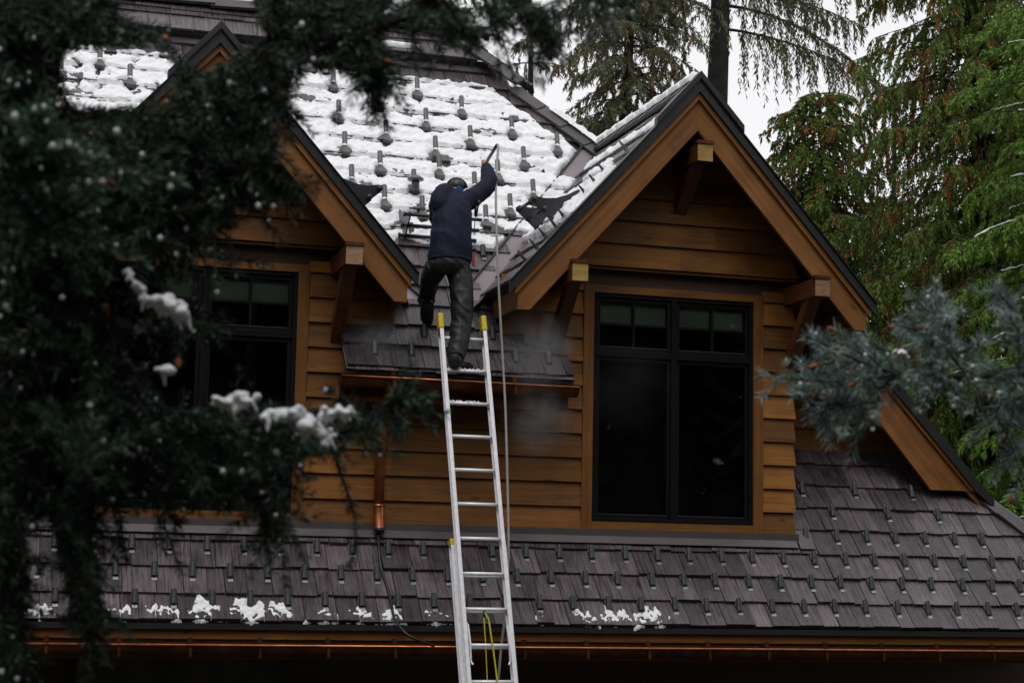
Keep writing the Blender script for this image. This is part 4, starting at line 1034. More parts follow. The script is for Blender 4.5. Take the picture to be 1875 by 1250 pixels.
# ------------------------------------------------------------------ conifers beyond the house
def unit(a): return a/np.maximum(np.linalg.norm(a, axis=-1, keepdims=True), 1e-9)
def cards(base, d, length, width, rng):
    """leaf sprays: a pointed four-sided blade per entry"""
    n = len(base); s = unit(np.cross(d, rng.normal(size=(n, 3)))); w_ = (width*.5)[:, None]; l = length[:, None]
    m = base+d*l*.42; V = np.stack([base, m+s*w_, base+d*l, m-s*w_], 1)
    return V.reshape(-1, 3), np.arange(n*4).reshape(n, 4)
def conifer(name, x, y, zb, height, rt, prof, nb, seed, mat, label, zlo, zhi, pend=.5, droop=.35, rise=.15, brown=.1, nsec=26, nter=14, clen=.085, cwid=.02,
            az=None, group=None, cat='tree', barkm='bark_far', snow=0, limbr=.018, hue=0, seclen=.36):
    rng = np.random.default_rng(seed)
    root = empty(name, (x, y, zb), label, cat, group)
    tb = MB(); zs_ = np.linspace(zb-.3, zb+height, 14)
    tb.tube([(x+.05*math.sin(z*.9+seed), y, z) for z in zs_], [max(rt*(1-(z-zb)/height*.95)*(1.25 if z < zb+.4 else 1), .012) for z in zs_], 14)
    BV = []; DV = []; LV = []; WV = []; TV = []; SP = []
    for i in range(nb):
        z = zlo+(zhi-zlo)*((i+rng.random())/nb)
        f = (z-zb)/height; Lb = prof(f)*rng.uniform(.75, 1.15)
        if Lb < .15: continue
        a = (2.39996*i+rng.normal()*.25) if az is None else (i % 2)*math.pi+rng.uniform(-.75, .75) if az == 'side' else rng.uniform(*az)
        out = np.array([math.cos(a), math.sin(a), 0.]); sd = np.array([-math.sin(a), math.cos(a), 0.]); up = np.array([0, 0, 1.])
        ri = rise*rng.uniform(.4, 1.4); dr_ = droop*rng.uniform(.7, 1.3)
        bend = rng.normal()*.12
        P = lambda t: np.array([x, y, z])+out*(Lb*t)[:, None]+up*(Lb*(ri*t-dr_*t*t))[:, None]+sd*(Lb*bend*t*t)[:, None]
        tt = np.linspace(0, 1, 8); pts = P(tt)
        tb.tube([tuple(p) for p in pts], [limbr*(1-.85*q)*(.5+Lb/3) for q in tt], 5, False)
        if snow and rng.random() < snow: SP.append(P(np.linspace(.25, 1, 30)))
        ns = max(8, int(nsec*Lb/2.5)); t = np.linspace(.10, 1, ns)+rng.normal(size=ns)*.01; t = np.clip(t, .05, 1)
        side = np.where(np.arange(ns) % 2, 1., -1.)
        l = (Lb*seclen*(1-.72*t)+.10)*rng.uniform(.6, 1.25, ns); ph = np.radians(rng.uniform(35, 70, ns))
        b0 = P(t); d0 = unit(out*np.cos(ph)[:, None]+sd*(side*np.sin(ph))[:, None]+up*(ri-2*dr_*t)[:, None]*.6)
        u = (np.arange(nter)+rng.random(nter))/nter
        U = u[None, :, None]; pe = pend*rng.uniform(.6, 1.3, ns)[:, None, None]
        p = b0[:, None]+d0[:, None]*l[:, None, None]*U*(1-.55*pe*U)-up*l[:, None, None]*pe*U**1.6*.95
        tg = unit(d0[:, None]*(1-.9*pe*U)-up*pe*1.5*U**.6)
        br = (rng.random(ns) < brown)[:, None]
        base_t = rng.uniform(.15, .55, ns)[:, None]
        for rep in (0, 1):
            n = ns*nter; T_ = np.broadcast_to(tg, (ns, nter, 3)).reshape(n, 3)
            lat = unit(np.cross(T_, rng.normal(size=(n, 3))))
            d = unit(T_*.75+lat*rng.uniform(.35, .95, n)[:, None]-up*(.12+pend*.55))
            BV.append(p.reshape(n, 3)+rng.normal(size=(n, 3))*.008); DV.append(d)
            LV.append(clen*rng.uniform(.55, 1.35, n)); WV.append(cwid*rng.uniform(.6, 1.3, n))
            tn = (base_t+rng.uniform(-.12, .18, (ns, nter))+.10*u[None, :])
            tn = np.where(br & (rng.random((ns, nter)) < .75), rng.uniform(.84, 1, (ns, nter)), np.clip(tn, 0, .72)); TV.append(tn.reshape(-1))
    tb.build('trunk', M[barkm], root)
    V, F_ = cards(np.concatenate(BV), np.concatenate(DV), np.concatenate(LV), np.concatenate(WV), rng)
    build_np('crown', V, F_, np.concatenate(TV), M[mat], root)
    if SP:
        sb_ = MB()
        for P_ in SP:
            P_ = P_+np.array([0, 0, .014]); k0 = rng.integers(0, 8); k1 = rng.integers(16, 30)
            sb_.tube([tuple(q+rng.normal(size=3)*.004) for q in P_[k0:k1]], [float(rng.uniform(.006, .017)) for _ in range(k0, k1)], 6)
        o = sb_.build('branch_snow', M['snow']); tag(o, 'thin lines of snow along the boughs of the '+label.split(' with')[0].split(' behind')[0], 'snow', None, 'stuff')
    return root
def X(px, Y): return at(px, 600, Y).x
GB = lambda y: gz(0, y)
cone_ = lambda r, p=.8: (lambda f: r*max(0, 1-f)**p)
# tall bare-stemmed tree with hanging sprays, trunk seen above the right dormer
conifer('tall_conifer', at(1316, 60, 27).x, 27, GB(27), 24, .33, lambda f: 3.4 if f > .5 else 1.9, 46, 11, 'leaf_grey', 'tall conifer with thick dark trunk rising straight above the right dormer', 9.1, 17, .95, .30, .12, .12, 40, 26, .11, .022, az='side')
conifer('grey_green_hemlock', X(1145, 24.5), 24.5, GB(24), 16, .22, lambda f: 2.25*max(0, 1-f)**.7+.15, 190, 12, 'leaf_grey', 'grey green hemlock with drooping boughs between the main roof and the right dormer', 3.0, 12.0, .75, .42, .18, .22, 34, 26, .09, .018)
conifer('thin_hemlock', X(960, 30), 30, GB(30), 17, .16, lambda f: 1.7*max(0, 1-f)**.6+.1, 26, 13, 'leaf_grey', 'thin pale hemlock with sky showing through behind the roof hip', 4.5, 13, .8, .40, .15, .1, 30, 18, .11, .025)
conifer('roof_ridge_hemlock', X(800, 31), 31, GB(31), 17, .18, lambda f: 2.0*max(0, 1-f)**.6+.1, 40, 14, 'leaf_grey', 'hazy hemlock whose boughs show just above the roof ridge', 6, 13, .8, .40, .15, .05, 30, 18, .11, .025)
conifer('small_brown_cedar', X(1500, 25), 25, GB(25), 11.2, .14, lambda f: 3.0*max(0, 1.02-f)**.6+.2, 240, 15, 'leaf_brown', 'small brownish cedar with a broken top behind the dormer\'s right slope', 0.5, 7.6, .7, .42, .2, .22, 30, 18, .09, .028)
conifer('large_cedar', X(1800, 22), 22, GB(22), 17, .32, lambda f: 2.45*max(0, 1-f)**.35, 330, 16, 'leaf_brown', 'large cedar full of orange brown sprays filling the upper right corner', -1.5, 11.0, .9, .40, .2, .24, 34, 24, .085, .022)
conifer('bright_hemlock', X(1985, 19), 19, GB(19), 13, .22, lambda f: 2.15*max(0, 1-f)**.30, 190, 17, 'leaf_green', 'bright green hemlock with snow lines on its boughs at the right edge', -1.6, 7.5, .55, .36, .22, .02, 36, 20, .070, .024, snow=.30)
conifer('dark_fir', X(1640, 31), 31, GB(31), 13, .25, lambda f: 3.2*max(0, 1-f)**.7, 170, 18, 'leaf_dark', 'dark fir behind the brown cedar, lowest of the trees at the right', -2.5, 7.5, .6, .4, .15, .05, 26, 16, .12, .035)
conifer('dark_fir', X(1900, 30), 30, GB(30), 17, .28, lambda f: 3.4*max(0, 1-f)**.5, 170, 19, 'leaf_dark', 'dark fir far behind the large cedar at the right edge', -2.5, 11, .6, .4, .15, .05, 26, 16, .12, .04)
conifer('dark_fir', X(1330, 34), 34, GB(34), 12, .24, lambda f: 3.2*max(0, 1-f)**.7, 90, 20, 'leaf_dark', 'dark fir mostly hidden behind the right dormer', -1, 7.0, .6, .4, .15, .05, 22, 14, .13, .04)
# forest on the photographer's side: shades the facade and shows in the window panes
def forest(name, spots, seed):
    rng = np.random.default_rng(seed); BV = []; DV = []; LV = []; WV = []; tb = MB()
    for (x, y, h, r) in spots:
        zb = gz(x, y); tb.tube([(x, y, zb-.3), (x, y, zb+h)], [.25, .03], 8); n = 6800
        f = rng.random(n)**.8; a = rng.random(n)*6.283; rr = r*(1-f)**.75*np.sqrt(rng.random(n))
        BV.append(np.stack([x+rr*np.cos(a), y+rr*np.sin(a), zb+.8+f*(h-1)], 1)); d = np.stack([np.cos(a), np.sin(a), -.7+0*a], 1); DV.append(unit(d)); LV.append(rng.uniform(.5, 1.0, n)); WV.append(rng.uniform(.2, .42, n))
    V, F_ = cards(np.concatenate(BV), np.concatenate(DV), np.concatenate(LV), np.concatenate(WV), rng)
    o = build_np(name, V, F_, np.clip(rng.random(len(F_))*.6, 0, .7), M['leaf_dark']); tk = tb.build('trunks', M['bark'], o)
    return tag(o, 'dark conifer forest standing behind the photographer and reflected in the windows', 'forest', None, 'stuff')
forest('forest', [(-9, -4, 15, 3.2), (-5.5, -7, 17, 3.4), (-1.5, -9, 16, 3.4), (2.5, -8, 18, 3.6), (6.5, -9, 15, 3.4), (10, -7, 17, 3.4), (13.5, -4, 16, 3.4), (16.5, 1, 15, 3.2), (-11, 2, 16, 3.2), (-10, 9, 15, 3.0), (18, 7, 16, 3.2), (0.5, -15, 18, 3.8), (8, -15, 19, 3.8), (-7, -14, 18, 3.8), (15, -11, 18, 3.8), (-3, -20, 20, 4), (4, -21, 20, 4), (12, -20, 20, 4), (-8.5, 14, 15, 3)], 5)

# ------------------------------------------------------------------ near spruce boughs
def in_poly(x, y, poly):
    c = False; j = len(poly)-1
    for i in range(len(poly)):
        xi, yi = poly[i]; xj, yj = poly[j]
        if (yi > y) != (yj > y) and x < (xj-xi)*(y-yi)/(yj-yi)+xi: c = not c
        j = i
    return c
def twig_mesh(rng, starts, ends, nl, nw, per_m, spread=.8, fwd=.55, sag=.0, tints=None, tipb=0.):
    """needles round many straight twigs at once"""
    BV = []; DV = []; TT = []
    for (a, b) in zip(starts, ends):
        a = np.array(a); b = np.array(b); L_ = np.linalg.norm(b-a); n = max(8, int(L_*per_m)); t = rng.random(n)
        d = unit(b-a); bow = np.array([0, 0, -1.])*L_*.10*sag
        r = unit(np.cross(d, rng.normal(size=(n, 3))))
        BV.append(a+(b-a)*t[:, None]+bow*(4*t*(1-t))[:, None]); DV.append(unit(d*(fwd+.25*t)[:, None]+r*spread)); TT.append((tints[len(BV)-1] if tints is not None else rng.uniform(.05, .3))+tipb*t*t)
    B_ = np.concatenate(BV); D_ = np.concatenate(DV); T_ = np.concatenate(TT); n = len(B_)
    V, F_ = cards(B_, D_, nl*rng.uniform(.7, 1.2, n), nw*rng.uniform(.8, 1.2, n), rng)
    return V, F_, np.clip(T_+rng.uniform(-.08, .12, n), 0, .72)
def ico():
    bm = bmesh.new(); bmesh.ops.create_icosphere(bm, subdivisions=2, radius=1); v = np.array([x.co[:] for x in bm.verts]); f = np.array([[q.index for q in x.verts] for x in bm.faces]); bm.free(); return v, f
ICV, ICF = ico()
def balls(name, P, Rr, mat, parent, elong=1.15):
    if not len(P): return
    V = (ICV[None]*np.array([1, 1, elong])*np.array(Rr)[:, None, None]+np.array(P)[:, None]).reshape(-1, 3)
    F_ = (ICF[None]+(np.arange(len(P))*len(ICV))[:, None, None]).reshape(-1, 3)
    o = build_np(name, V, F_, None, mat, parent, True); return o
def spruce(name, label, base, trunk_top, stems, areas, seed, mat, nl, nw, per_m, dropp, lead, conep=.0, gap=None, tl=(.06, .12), bright=.12, own=1., tipb=.15):
    rng = np.random.default_rng(seed); root = empty(name, base, label, 'tree')
    tb = MB(); tb.tube([base, ((base[0]+trunk_top[0])/2, (base[1]+trunk_top[1])/2, (base[2]+trunk_top[2])/2), trunk_top], [.13, .11, .05], 14); tb.build('trunk', M['bark'], root)
    S = []; owner = []; parts = []
    for i, st in enumerate(stems):
        pts = curve_pts([at(px, py, Y) for px, py, Y in st['p']], 6); n = len(pts); r0, r1 = st['r']
        mb_ = MB(); mb_.tube(pts, [r0+(r1-r0)*k/(n-1) for k in range(n)], 8)
        parts.append(dict(mb=mb_, tn={}, st=[], en=[], drops=[], cones=[]))
        for q in pts: S.append(q[:]); owner.append(i)
    S = np.array(S); owner = np.array(owner); ng = len(S)
    GS = np.zeros((ng+9000, 3)); GO = np.zeros(ng+9000, int); GL = np.zeros(ng+9000); GS[:ng] = S; GO[:ng] = owner
    for i in range(len(stems)):            # needles along the stems themselves
        I = np.where(owner == i)[0]
        for a_, b_ in zip(I[:-1], I[1:]):
            if rng.random() < .8:
                parts[i]['st'].append(S[a_]); parts[i]['en'].append(S[b_])
            for _ in range(2 if rng.random() < stems[i].get('own', own) else 0):
                dv = unit(unit(S[b_]-S[a_])*.6+rng.normal(size=3)*.6+np.array([0, -.25, -.15])); pe = S[a_]+dv*rng.uniform(*tl)*.8
                ex, ey = project(Vector(pe))
                if gap and any(in_poly(ex, ey, g_) for g_ in gap): continue
                parts[i]['st'].append(S[a_]); parts[i]['en'].append(pe)
    for ar in areas:
        poly = ar['poly']; xs = [q[0] for q in poly]; ys = [q[1] for q in poly]; k = 0; tries = 0
        while k < ar['n'] and tries < ar['n']*30:
            tries += 1
            px, py = rng.uniform(min(xs), max(xs)), rng.uniform(min(ys), max(ys))
            if not in_poly(px, py, poly): continue
            Y = rng.uniform(*ar.get('Y', (2.75, 3.4))); p = np.array(at(px, py, Y)[:])
            d2 = ((GS[:ng]-p)**2).sum(1)+GL[:ng]; j = int(d2.argmin()); q = GS[j]; o_ = GO[j]; dist = math.sqrt(((q-p)**2).sum())
            dirv = np.array(ar.get('dir', lead)); dirv = dirv+rng.normal(size=3)*ar.get('spread', .45)
            if dist > .02: dirv = dirv+unit(p-q)*.5
            dirv = unit(dirv); L_ = rng.uniform(*ar.get('tl', tl)); e = p+dirv*L_
            ex, ey = project(Vector(e))
            if not in_poly(ex, ey, poly) and rng.random() < ar.get('strict', .93): continue
            if gap and any(in_poly(ex, ey, g_) or in_poly((ex+px)/2, (ey+py)/2, g_) for g_ in gap): continue
            k += 1; P_ = parts[o_]
            if ng < len(GS)-2:
                for g_p in (p, (p+e)/2): GS[ng] = g_p; GO[ng] = o_; GL[ng] = 4e-4; ng += 1
            if dist > .012:
                if dist < .06 or rng.random() < .3: P_['st'].append(q); P_['en'].append(p)
                m_ = (q+p)/2+np.array([0, 0, .08*dist]); P_['mb'].tube([tuple(q), tuple(m_), tuple(p)], [.0018, .0016, .0014], 4, False)
            P_['mb'].tube([tuple(p), tuple(e)], [.0022, .0012], 5, False)
            P_['st'].append(p); P_['en'].append(e)
            if 'tint' in ar: P_['tn'][len(P_['st'])-1] = rng.uniform(*ar['tint'])
            dn = ar.get('drops', dropp)*max(.0, min(3.4, .55+5.5*mnoise.noise(Vector((px, py, seed))*.011)))
            if rng.random() < dn: P_['drops'].append(e+np.array([0, 0, -.004]))
            if rng.random() < dn*.7:
                t_ = rng.random(); c_ = p+(e-p)*t_+rng.normal(size=3)*.006; P_['drops'].append(c_+np.array([0, 0, -nl*.75]))
            if rng.random() < ar.get('cones', conep): P_['cones'].append((e, dirv))
    for P_ in parts:
        br = P_['mb'].build('branch', M['bark'], root)
        if P_['st']:
            tn_ = np.where(rng.random(len(P_['st'])) < bright, rng.uniform(.45, .72, len(P_['st'])), rng.uniform(.02, .25, len(P_['st'])))
            for k_, v_ in P_['tn'].items(): tn_[k_] = v_
            V, F_, T_ = twig_mesh(rng, P_['st'], P_['en'], nl, nw, per_m, tints=tn_, tipb=tipb)
            build_np('needles', V, F_, T_, M[mat], br)
        if P_['drops']:
            o = balls('water_drops', P_['drops'], rng.uniform(.0024, .0050, len(P_['drops'])), M['drop'], br); o['kind'] = 'stuff'
        for e, dv in P_['cones']:
            c_ = MB(); e = Vector(e); dv = Vector(dv); c_.tube([e-dv*.004, e+dv*.006, e+dv*.014, e+dv*.022], [.002, .0055, .005, .001], 7); c_.build('bud', M['cone'], br)
    return root

gapL = [[(112, 88), (325, 96), (318, 140), (268, 188), (140, 192), (112, 150)], [(360, 60), (440, 60), (470, 120), (405, 110), (345, 130)], [(240, -20), (480, -20), (480, 32), (235, 28)],
        [(560, 130), (640, 170), (560, 260), (545, 190)]]
stemsL = [
 dict(p=[(-330, -200, 3.15), (-120, -60, 3.1), (60, 10, 3.05), (200, 45, 3.0), (300, 70, 2.95)], r=(.016, .004)),
 dict(p=[(-330, 60, 3.2), (-80, 150, 3.1), (120, 215, 3.0), (260, 215, 2.95), (360, 190, 2.95), (470, 120, 2.95), (560, 105, 2.9), (640, 72, 2.85), (740, 28, 2.85), (830, -30, 2.8), (960, -60, 2.8)], r=(.017, .009), own=.5),
 dict(p=[(260, 215, 2.98), (360, 225, 2.95), (440, 250, 2.95), (500, 300, 2.9), (520, 345, 2.9)], r=(.008, .002)),
 dict(p=[(-330, 200, 2.9), (-60, 320, 2.8), (100, 335, 2.7), (200, 325, 2.65), (250, 300, 2.6)], r=(.014, .004)),
 dict(p=[(-330, 380, 3.3), (-60, 470, 3.2), (130, 490, 3.1), (250, 530, 3.0), (330, 565, 2.95), (385, 590, 2.95)], r=(.016, .003), own=.5),
 dict(p=[(-330, 560, 3.2), (-60, 700, 3.1), (100, 770, 3.05), (250, 790, 3.0), (420, 765, 3.0), (560, 790, 2.95), (640, 785, 2.9), (700, 745, 2.9), (725, 735, 2.9)], r=(.017, .0025)),
 dict(p=[(60, 770, 3.0), (110, 860, 2.95), (140, 960, 2.9), (160, 1060, 2.9), (168, 1165, 2.88)], r=(.007, .002)),
 dict(p=[(-120, 760, 3.1), (-20, 900, 3.0), (15, 1040, 2.95), (25, 1160, 2.9), (28, 1250, 2.9)], r=(.008, .002)),
 dict(p=[(430, 770, 3.0), (462, 840, 2.98), (480, 910, 2.96), (500, 972, 2.95)], r=(.005, .002)),
 dict(p=[(600, 780, 2.95), (622, 860, 2.95), (648, 940, 2.95), (650, 1000, 2.94), (640, 1035, 2.94)], r=(.003, .0016), own=.0),
 dict(p=[(640, 72, 2.87), (670, 110, 2.86), (684, 150, 2.85)], r=(.005, .0015)),
 dict(p=[(790, -30, 2.8), (840, 40, 2.8), (865, 85, 2.8)], r=(.005, .002), own=.45),
 dict(p=[(860, -60, 2.8), (895, 20, 2.8), (912, 62, 2.8)], r=(.004, .0016), own=.45),
 dict(p=[(900, -60, 2.8), (950, 20, 2.8), (1000, 62, 2.78), (1018, 98, 2.78)], r=(.005, .0016), own=.45),
 dict(p=[(1010, -60, 2.9), (1080, -5, 2.9), (1130, 12, 2.9)], r=(.005, .002), own=.45),
]
areasL = [
 dict(poly=[(-30, 195), (90, 190), (110, 250), (230, 280), (250, 330), (100, 335), (-30, 330)], n=75, Y=(2.35, 2.5), tint=(.62, .72), dir=(.5, -.1, -.1), spread=.5, drops=.5),
 dict(poly=[(-30, 330), (200, 340), (190, 440), (60, 470), (-30, 440)], n=45, Y=(2.4, 2.6), tint=(.40, .62), dir=(.5, -.1, -.5), spread=.5, drops=.6),
 dict(poly=[(90, 780), (180, 760), (200, 850), (120, 880)], n=12, Y=(2.5, 2.6), tint=(.4, .6), dir=(.3, 0, .6), spread=.4),
 dict(poly=[(-30, -30), (212, -30), (225, 62), (150, 75), (108, 90), (100, 200), (-30, 200)], n=420),
 dict(poly=[(100, 40), (300, 45), (305, 78), (230, 88), (150, 70), (152, 150), (120, 150)], n=45),
 dict(poly=[(-30, 190), (110, 196), (262, 200), (345, 200), (455, 180), (505, 262), (530, 330), (505, 400), (470, 372), (430, 420), (400, 470), (340, 400), (250, 430), (-30, 430)], n=900),
 dict(poly=[(300, 190), (330, 120), (400, 130), (470, 70), (540, 60), (560, 130), (520, 200), (470, 260), (330, 250)], n=190),
 dict(poly=[(440, -30), (640, -30), (740, -30), (720, 40), (700, 110), (640, 130), (560, 135), (500, 110), (475, 50)], n=200),
 dict(poly=[(655, 90), (712, 90), (700, 140), (684, 168), (668, 140)], n=26),
 dict(poly=[(700, -20), (800, -20), (880, 30), (885, 105), (840, 112), (800, 50), (740, 60)], n=34),
 dict(poly=[(880, -20), (920, -20), (925, 75), (905, 75)], n=10, spread=.2), dict(poly=[(930, -20), (990, 20), (1030, 70), (1020, 108), (985, 72), (945, 50)], n=22, spread=.25),
 dict(poly=[(1040, -30), (1140, -20), (1140, 25), (1090, 20)], n=14),
 dict(poly=[(-30, 420), (225, 420), (200, 480), (190, 560), (200, 640), (205, 700), (235, 800), (225, 940), (180, 930), (60, 960), (-30, 960)], n=1250),
 dict(poly=[(220, 480), (300, 540), (380, 560), (385, 605), (330, 615), (250, 620)], n=60),
 dict(poly=[(220, 640), (270, 700), (340, 790), (300, 860), (230, 800)], n=50),
 dict(poly=[(330, 745), (480, 735), (600, 760), (700, 715), (690, 760), (640, 800), (580, 830), (500, 870), (420, 890), (330, 900), (290, 850)], n=210),
 dict(poly=[(250, 860), (420, 880), (400, 950), (290, 960)], n=12), dict(poly=[(440, 820), (505, 850), (512, 985), (490, 985)], n=34, spread=.25),
 dict(poly=[(90, 900), (165, 940), (185, 1180), (140, 1185), (120, 1060)], n=95, spread=.3),
 dict(poly=[(-30, 930), (45, 960), (50, 1100), (40, 1260), (-30, 1260)], n=150, spread=.3),
 dict(poly=[(240, 380), (400, 400), (390, 470), (320, 500), (260, 480)], n=40, drops=.5),
]
t0 = at(-330, 600, 3.25)
spruce('spruce_tree', 'dark dripping spruce close to the camera with boughs covering the left side', (t0.x, 3.25, -1.7), (t0.x-.03, 3.3, 5.0), stemsL, areasL, 31, 'needle_d', .020, .0026, 800, .24, (.35, -.1, -.62), .012, gapL)
stemsR = [
 dict(p=[(2900, 560, 3.70), (2500, 600, 3.65), (2250, 640, 3.60), (2060, 690, 3.50), (1900, 685, 3.45), (1780, 688, 3.40), (1680, 690, 3.35), (1600, 672, 3.32), (1530, 640, 3.32), (1475, 615, 3.30)], r=(.012, .002)),
 dict(p=[(1640, 685, 3.34), (1560, 700, 3.34), (1480, 695, 3.34), (1420, 692, 3.34)], r=(.004, .0015)),
 dict(p=[(1770, 688, 3.40), (1728, 630, 3.38), (1715, 580, 3.38), (1712, 545, 3.38)], r=(.0035, .0015)),
 dict(p=[(1740, 640, 3.39), (1690, 610, 3.38), (1640, 595, 3.38)], r=(.003, .0015)),
 dict(p=[(2060, 690, 3.50), (1930, 620, 3.45), (1860, 570, 3.42), (1828, 535, 3.40)], r=(.006, .0015)),
 dict(p=[(1900, 685, 3.45), (1860, 740, 3.45), (1840, 810, 3.45), (1835, 850, 3.45)], r=(.004, .0015)),
 dict(p=[(1640, 690, 3.34), (1580, 730, 3.34), (1520, 740, 3.34), (1500, 770, 3.34)], r=(.003, .0015)),
]
LR_ = (-.75, -.2, .12)
areasR = [
 dict(Y=(3.28, 3.6), poly=[(1405, 668), (1480, 655), (1600, 660), (1640, 700), (1560, 715), (1450, 712)], n=20, dir=(-.9, -.1, 0), spread=.3),
 dict(Y=(3.28, 3.6), poly=[(1455, 590), (1530, 600), (1640, 640), (1690, 680), (1620, 700), (1500, 680), (1470, 640)], n=24, dir=LR_, spread=.4),
 dict(Y=(3.28, 3.6), poly=[(1480, 690), (1640, 690), (1640, 740), (1570, 790), (1480, 780)], n=20, dir=(-.4, -.1, -.6)),
 dict(Y=(3.28, 3.6), poly=[(1600, 640), (1700, 640), (1800, 660), (1900, 660), (1900, 720), (1780, 730), (1640, 720)], n=26, dir=(-.6, -.1, -.2)),
 dict(Y=(3.28, 3.6), poly=[(1690, 530), (1740, 535), (1745, 620), (1775, 660), (1720, 670), (1700, 600)], n=20, dir=(-.1, 0, .9), spread=.35),
 dict(Y=(3.28, 3.6), poly=[(1620, 580), (1700, 585), (1750, 620), (1740, 650), (1650, 620)], n=14, dir=(-.8, 0, .2), spread=.3),
 dict(Y=(3.28, 3.6), poly=[(1802, 520), (1850, 530), (1870, 600), (1900, 640), (1850, 640)], n=16, dir=(-.4, 0, .8), spread=.35),
 dict(Y=(3.28, 3.6), poly=[(1700, 690), (1890, 690), (1890, 860), (1820, 880), (1720, 800)], n=12, dir=(-.2, 0, -.8)),
 dict(Y=(3.28, 3.6), poly=[(1780, 620), (1890, 600), (1890, 700), (1780, 700)], n=10, dir=(-.6, 0, -.1)),
]
t1 = at(2900, 600, 3.7)
spruce('blue_spruce_tree', 'blue green spruce with orange buds reaching in from the right edge', (t1.x, 3.7, -1.7), (t1.x+.03, 3.8, 4.6), stemsR, areasR, 32, 'needle_b', .025, .0020, 950, .34, LR_, .14, None, (.035, .085), .08, .35, .50)
ln = MB(); rng_ = random.Random(3)
for k in range(26):
    p = at(1500+rng_.uniform(-12, 14), 712+rng_.uniform(-14, 16), 3.32+rng_.uniform(-.01, .01)); ln.beam(p, p+Vector((rng_.uniform(-.012, .012), 0, rng_.uniform(-.016, .016))), .002, .0012)
o = ln.build('dead_needles', M['leafy']); tag(o, 'yellow clump of dead needles caught on the blue spruce tip', 'needles')

# snow clumps on the near boughs
def clump(pts, label, seed):
    rng = random.Random(seed); mb_ = MB()
    for i in range(len(pts)-1):
        a = at(*pts[i][:3]); b = at(*pts[i+1][:3]); ra, rb = pts[i][3], pts[i+1][3]
        n = max(2, int((b-a).length/.008))
        for k in range(n):
            t = k/n; r0 = ra+(rb-ra)*t; c0 = a.lerp(b, t)
            for _ in range(3):
                r = r0*rng.uniform(.35, .65); c = c0+Vector((rng.uniform(-.7, .7), rng.uniform(-1, 1), rng.uniform(-.45, .55)))*r0
                loft(mb_, [c+Vector((0, 0, -r*.8)), c+Vector((0, 0, -r*.4)), c, c+Vector((0, 0, r*.45)), c+Vector((0, 0, r*.7))], [r*.45, r*.85, r, r*.75, r*.3], [r*.45, r*.85, r, r*.75, r*.3], XV, 8, 1)
            if rng.random() < .85:      # fingers hanging between the needles
                c = c0; r = r0; e = c+Vector((rng.uniform(-.3, 1.3)*r, rng.uniform(-.5, .5)*r, -r*rng.uniform(1.0, 1.9))); loft(mb_, [c, (c+e)/2, e], [r*.34, r*.26, r*.10], [r*.34, r*.26, r*.10], XV, 6, 1)
    o = remesh_obj(mb_, 'snow_clump', M['snow'], None, .0022, 3, lambda p, n: .0016*mnoise.noise(p*160))
    tag(o, label, 'snow clump', 'snow clumps on the near spruce boughs')
clump([(236, 498, 2.66, .010), (246, 520, 2.66, .009), (262, 540, 2.66, .013), (290, 548, 2.66, .019), (320, 562, 2.66, .019), (350, 574, 2.66, .013)], 'long snow clump on the spruce bough in front of the left window', 1)
clump([(298, 672, 2.66, .015), (302, 676, 2.66, .014)], 'round snow ball low in front of the left window, smallest of the clumps', 2)
clump([(402, 738, 2.68, .014), (425, 732, 2.68, .016), (450, 728, 2.68, .014), (470, 738, 2.68, .010)], 'ribbed snow clump at the left of the lower bough', 3)
clump([(492, 760, 2.68, .015), (520, 758, 2.68, .014), (545, 752, 2.68, .017), (560, 770, 2.68, .022), (585, 790, 2.68, .015), (610, 808, 2.68, .010)], 'largest snow clump on the middle of the lower bough', 4)
clump([(588, 758, 2.68, .011), (610, 752, 2.68, .014), (640, 750, 2.68, .011)], 'feathery snow clump near the tip of the lower bough', 5)
clump([(1636, 645, 3.25, .010), (1650, 648, 3.25, .012), (1668, 657, 3.25, .009)], 'small snow clump on the blue spruce bough at the right', 6)

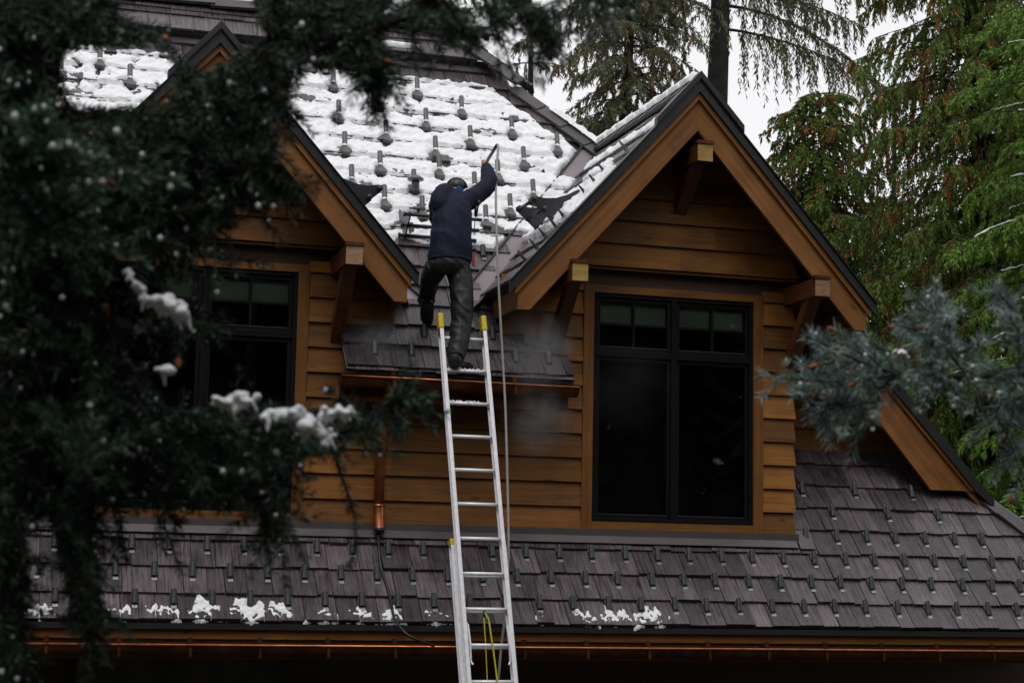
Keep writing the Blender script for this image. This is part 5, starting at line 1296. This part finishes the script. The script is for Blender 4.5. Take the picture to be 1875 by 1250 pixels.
# ------------------------------------------------------------------ spray mist round the eave
def mist(name, c, r, dens, label):
    bm = bmesh.new(); bmesh.ops.create_icosphere(bm, subdivisions=3, radius=1); me = bpy.data.meshes.new(name); bm.to_mesh(me); bm.free()
    o = bpy.data.objects.new(name, me); COL.objects.link(o); o.location = c; o.scale = r
    m = bpy.data.materials.new(name); m.use_nodes = True; t = m.node_tree; t.nodes.clear(); L = t.links.new
    out = N(t, 'ShaderNodeOutputMaterial'); pv = N(t, 'ShaderNodeVolumePrincipled'); L(pv.outputs[0], out.inputs['Volume'])
    pv.inputs['Color'].default_value = (.93, .94, .96, 1); pv.inputs['Anisotropy'].default_value = .1
    tc = N(t, 'ShaderNodeTexCoord'); ln_ = N(t, 'ShaderNodeVectorMath', operation='LENGTH'); L(tc.outputs['Object'], ln_.inputs[0])
    mr = N(t, 'ShaderNodeMapRange'); mr.interpolation_type = 'SMOOTHSTEP'; mr.inputs['From Min'].default_value = 1; mr.inputs['From Max'].default_value = .1; mr.inputs['To Min'].default_value = 0; mr.inputs['To Max'].default_value = dens
    L(ln_.outputs['Value'], mr.inputs['Value'])
    nz = N(t, 'ShaderNodeTexNoise'); nz.inputs['Scale'].default_value = 2.2; nz.inputs['Detail'].default_value = 2; L(tc.outputs['Object'], nz.inputs['Vector'])
    nr = N(t, 'ShaderNodeMapRange'); nr.inputs['From Min'].default_value = .38; nr.inputs['From Max'].default_value = .65; nr.inputs['To Min'].default_value = .15; nr.inputs['To Max'].default_value = 1.3; L(nz.outputs['Fac'], nr.inputs['Value'])
    mu = N(t, 'ShaderNodeMath', operation='MULTIPLY'); L(mr.outputs[0], mu.inputs[0]); L(nr.outputs[0], mu.inputs[1]); L(mu.outputs[0], pv.inputs['Density'])
    me.materials.append(m); return tag(o, label, 'mist', None, 'stuff')
mist('spray_mist', at(985, 640, 15.45), (.42, .28, .45), .0+1.6, 'faint spray mist drifting over the small eave and ladder')
mist('spray_mist', at(985, 770, 15.35), (.40, .28, .42), 1.0, 'faint spray mist under the copper gutter right of the ladder')
mist('spray_mist', at(1150, 700, 15.65), (.6, .2, .6), .16, 'faint spray mist in front of the right dormer window')
mist('spray_mist', at(690, 620, 15.35), (.35, .25, .22), .9, 'faint spray mist over the left end of the small eave')
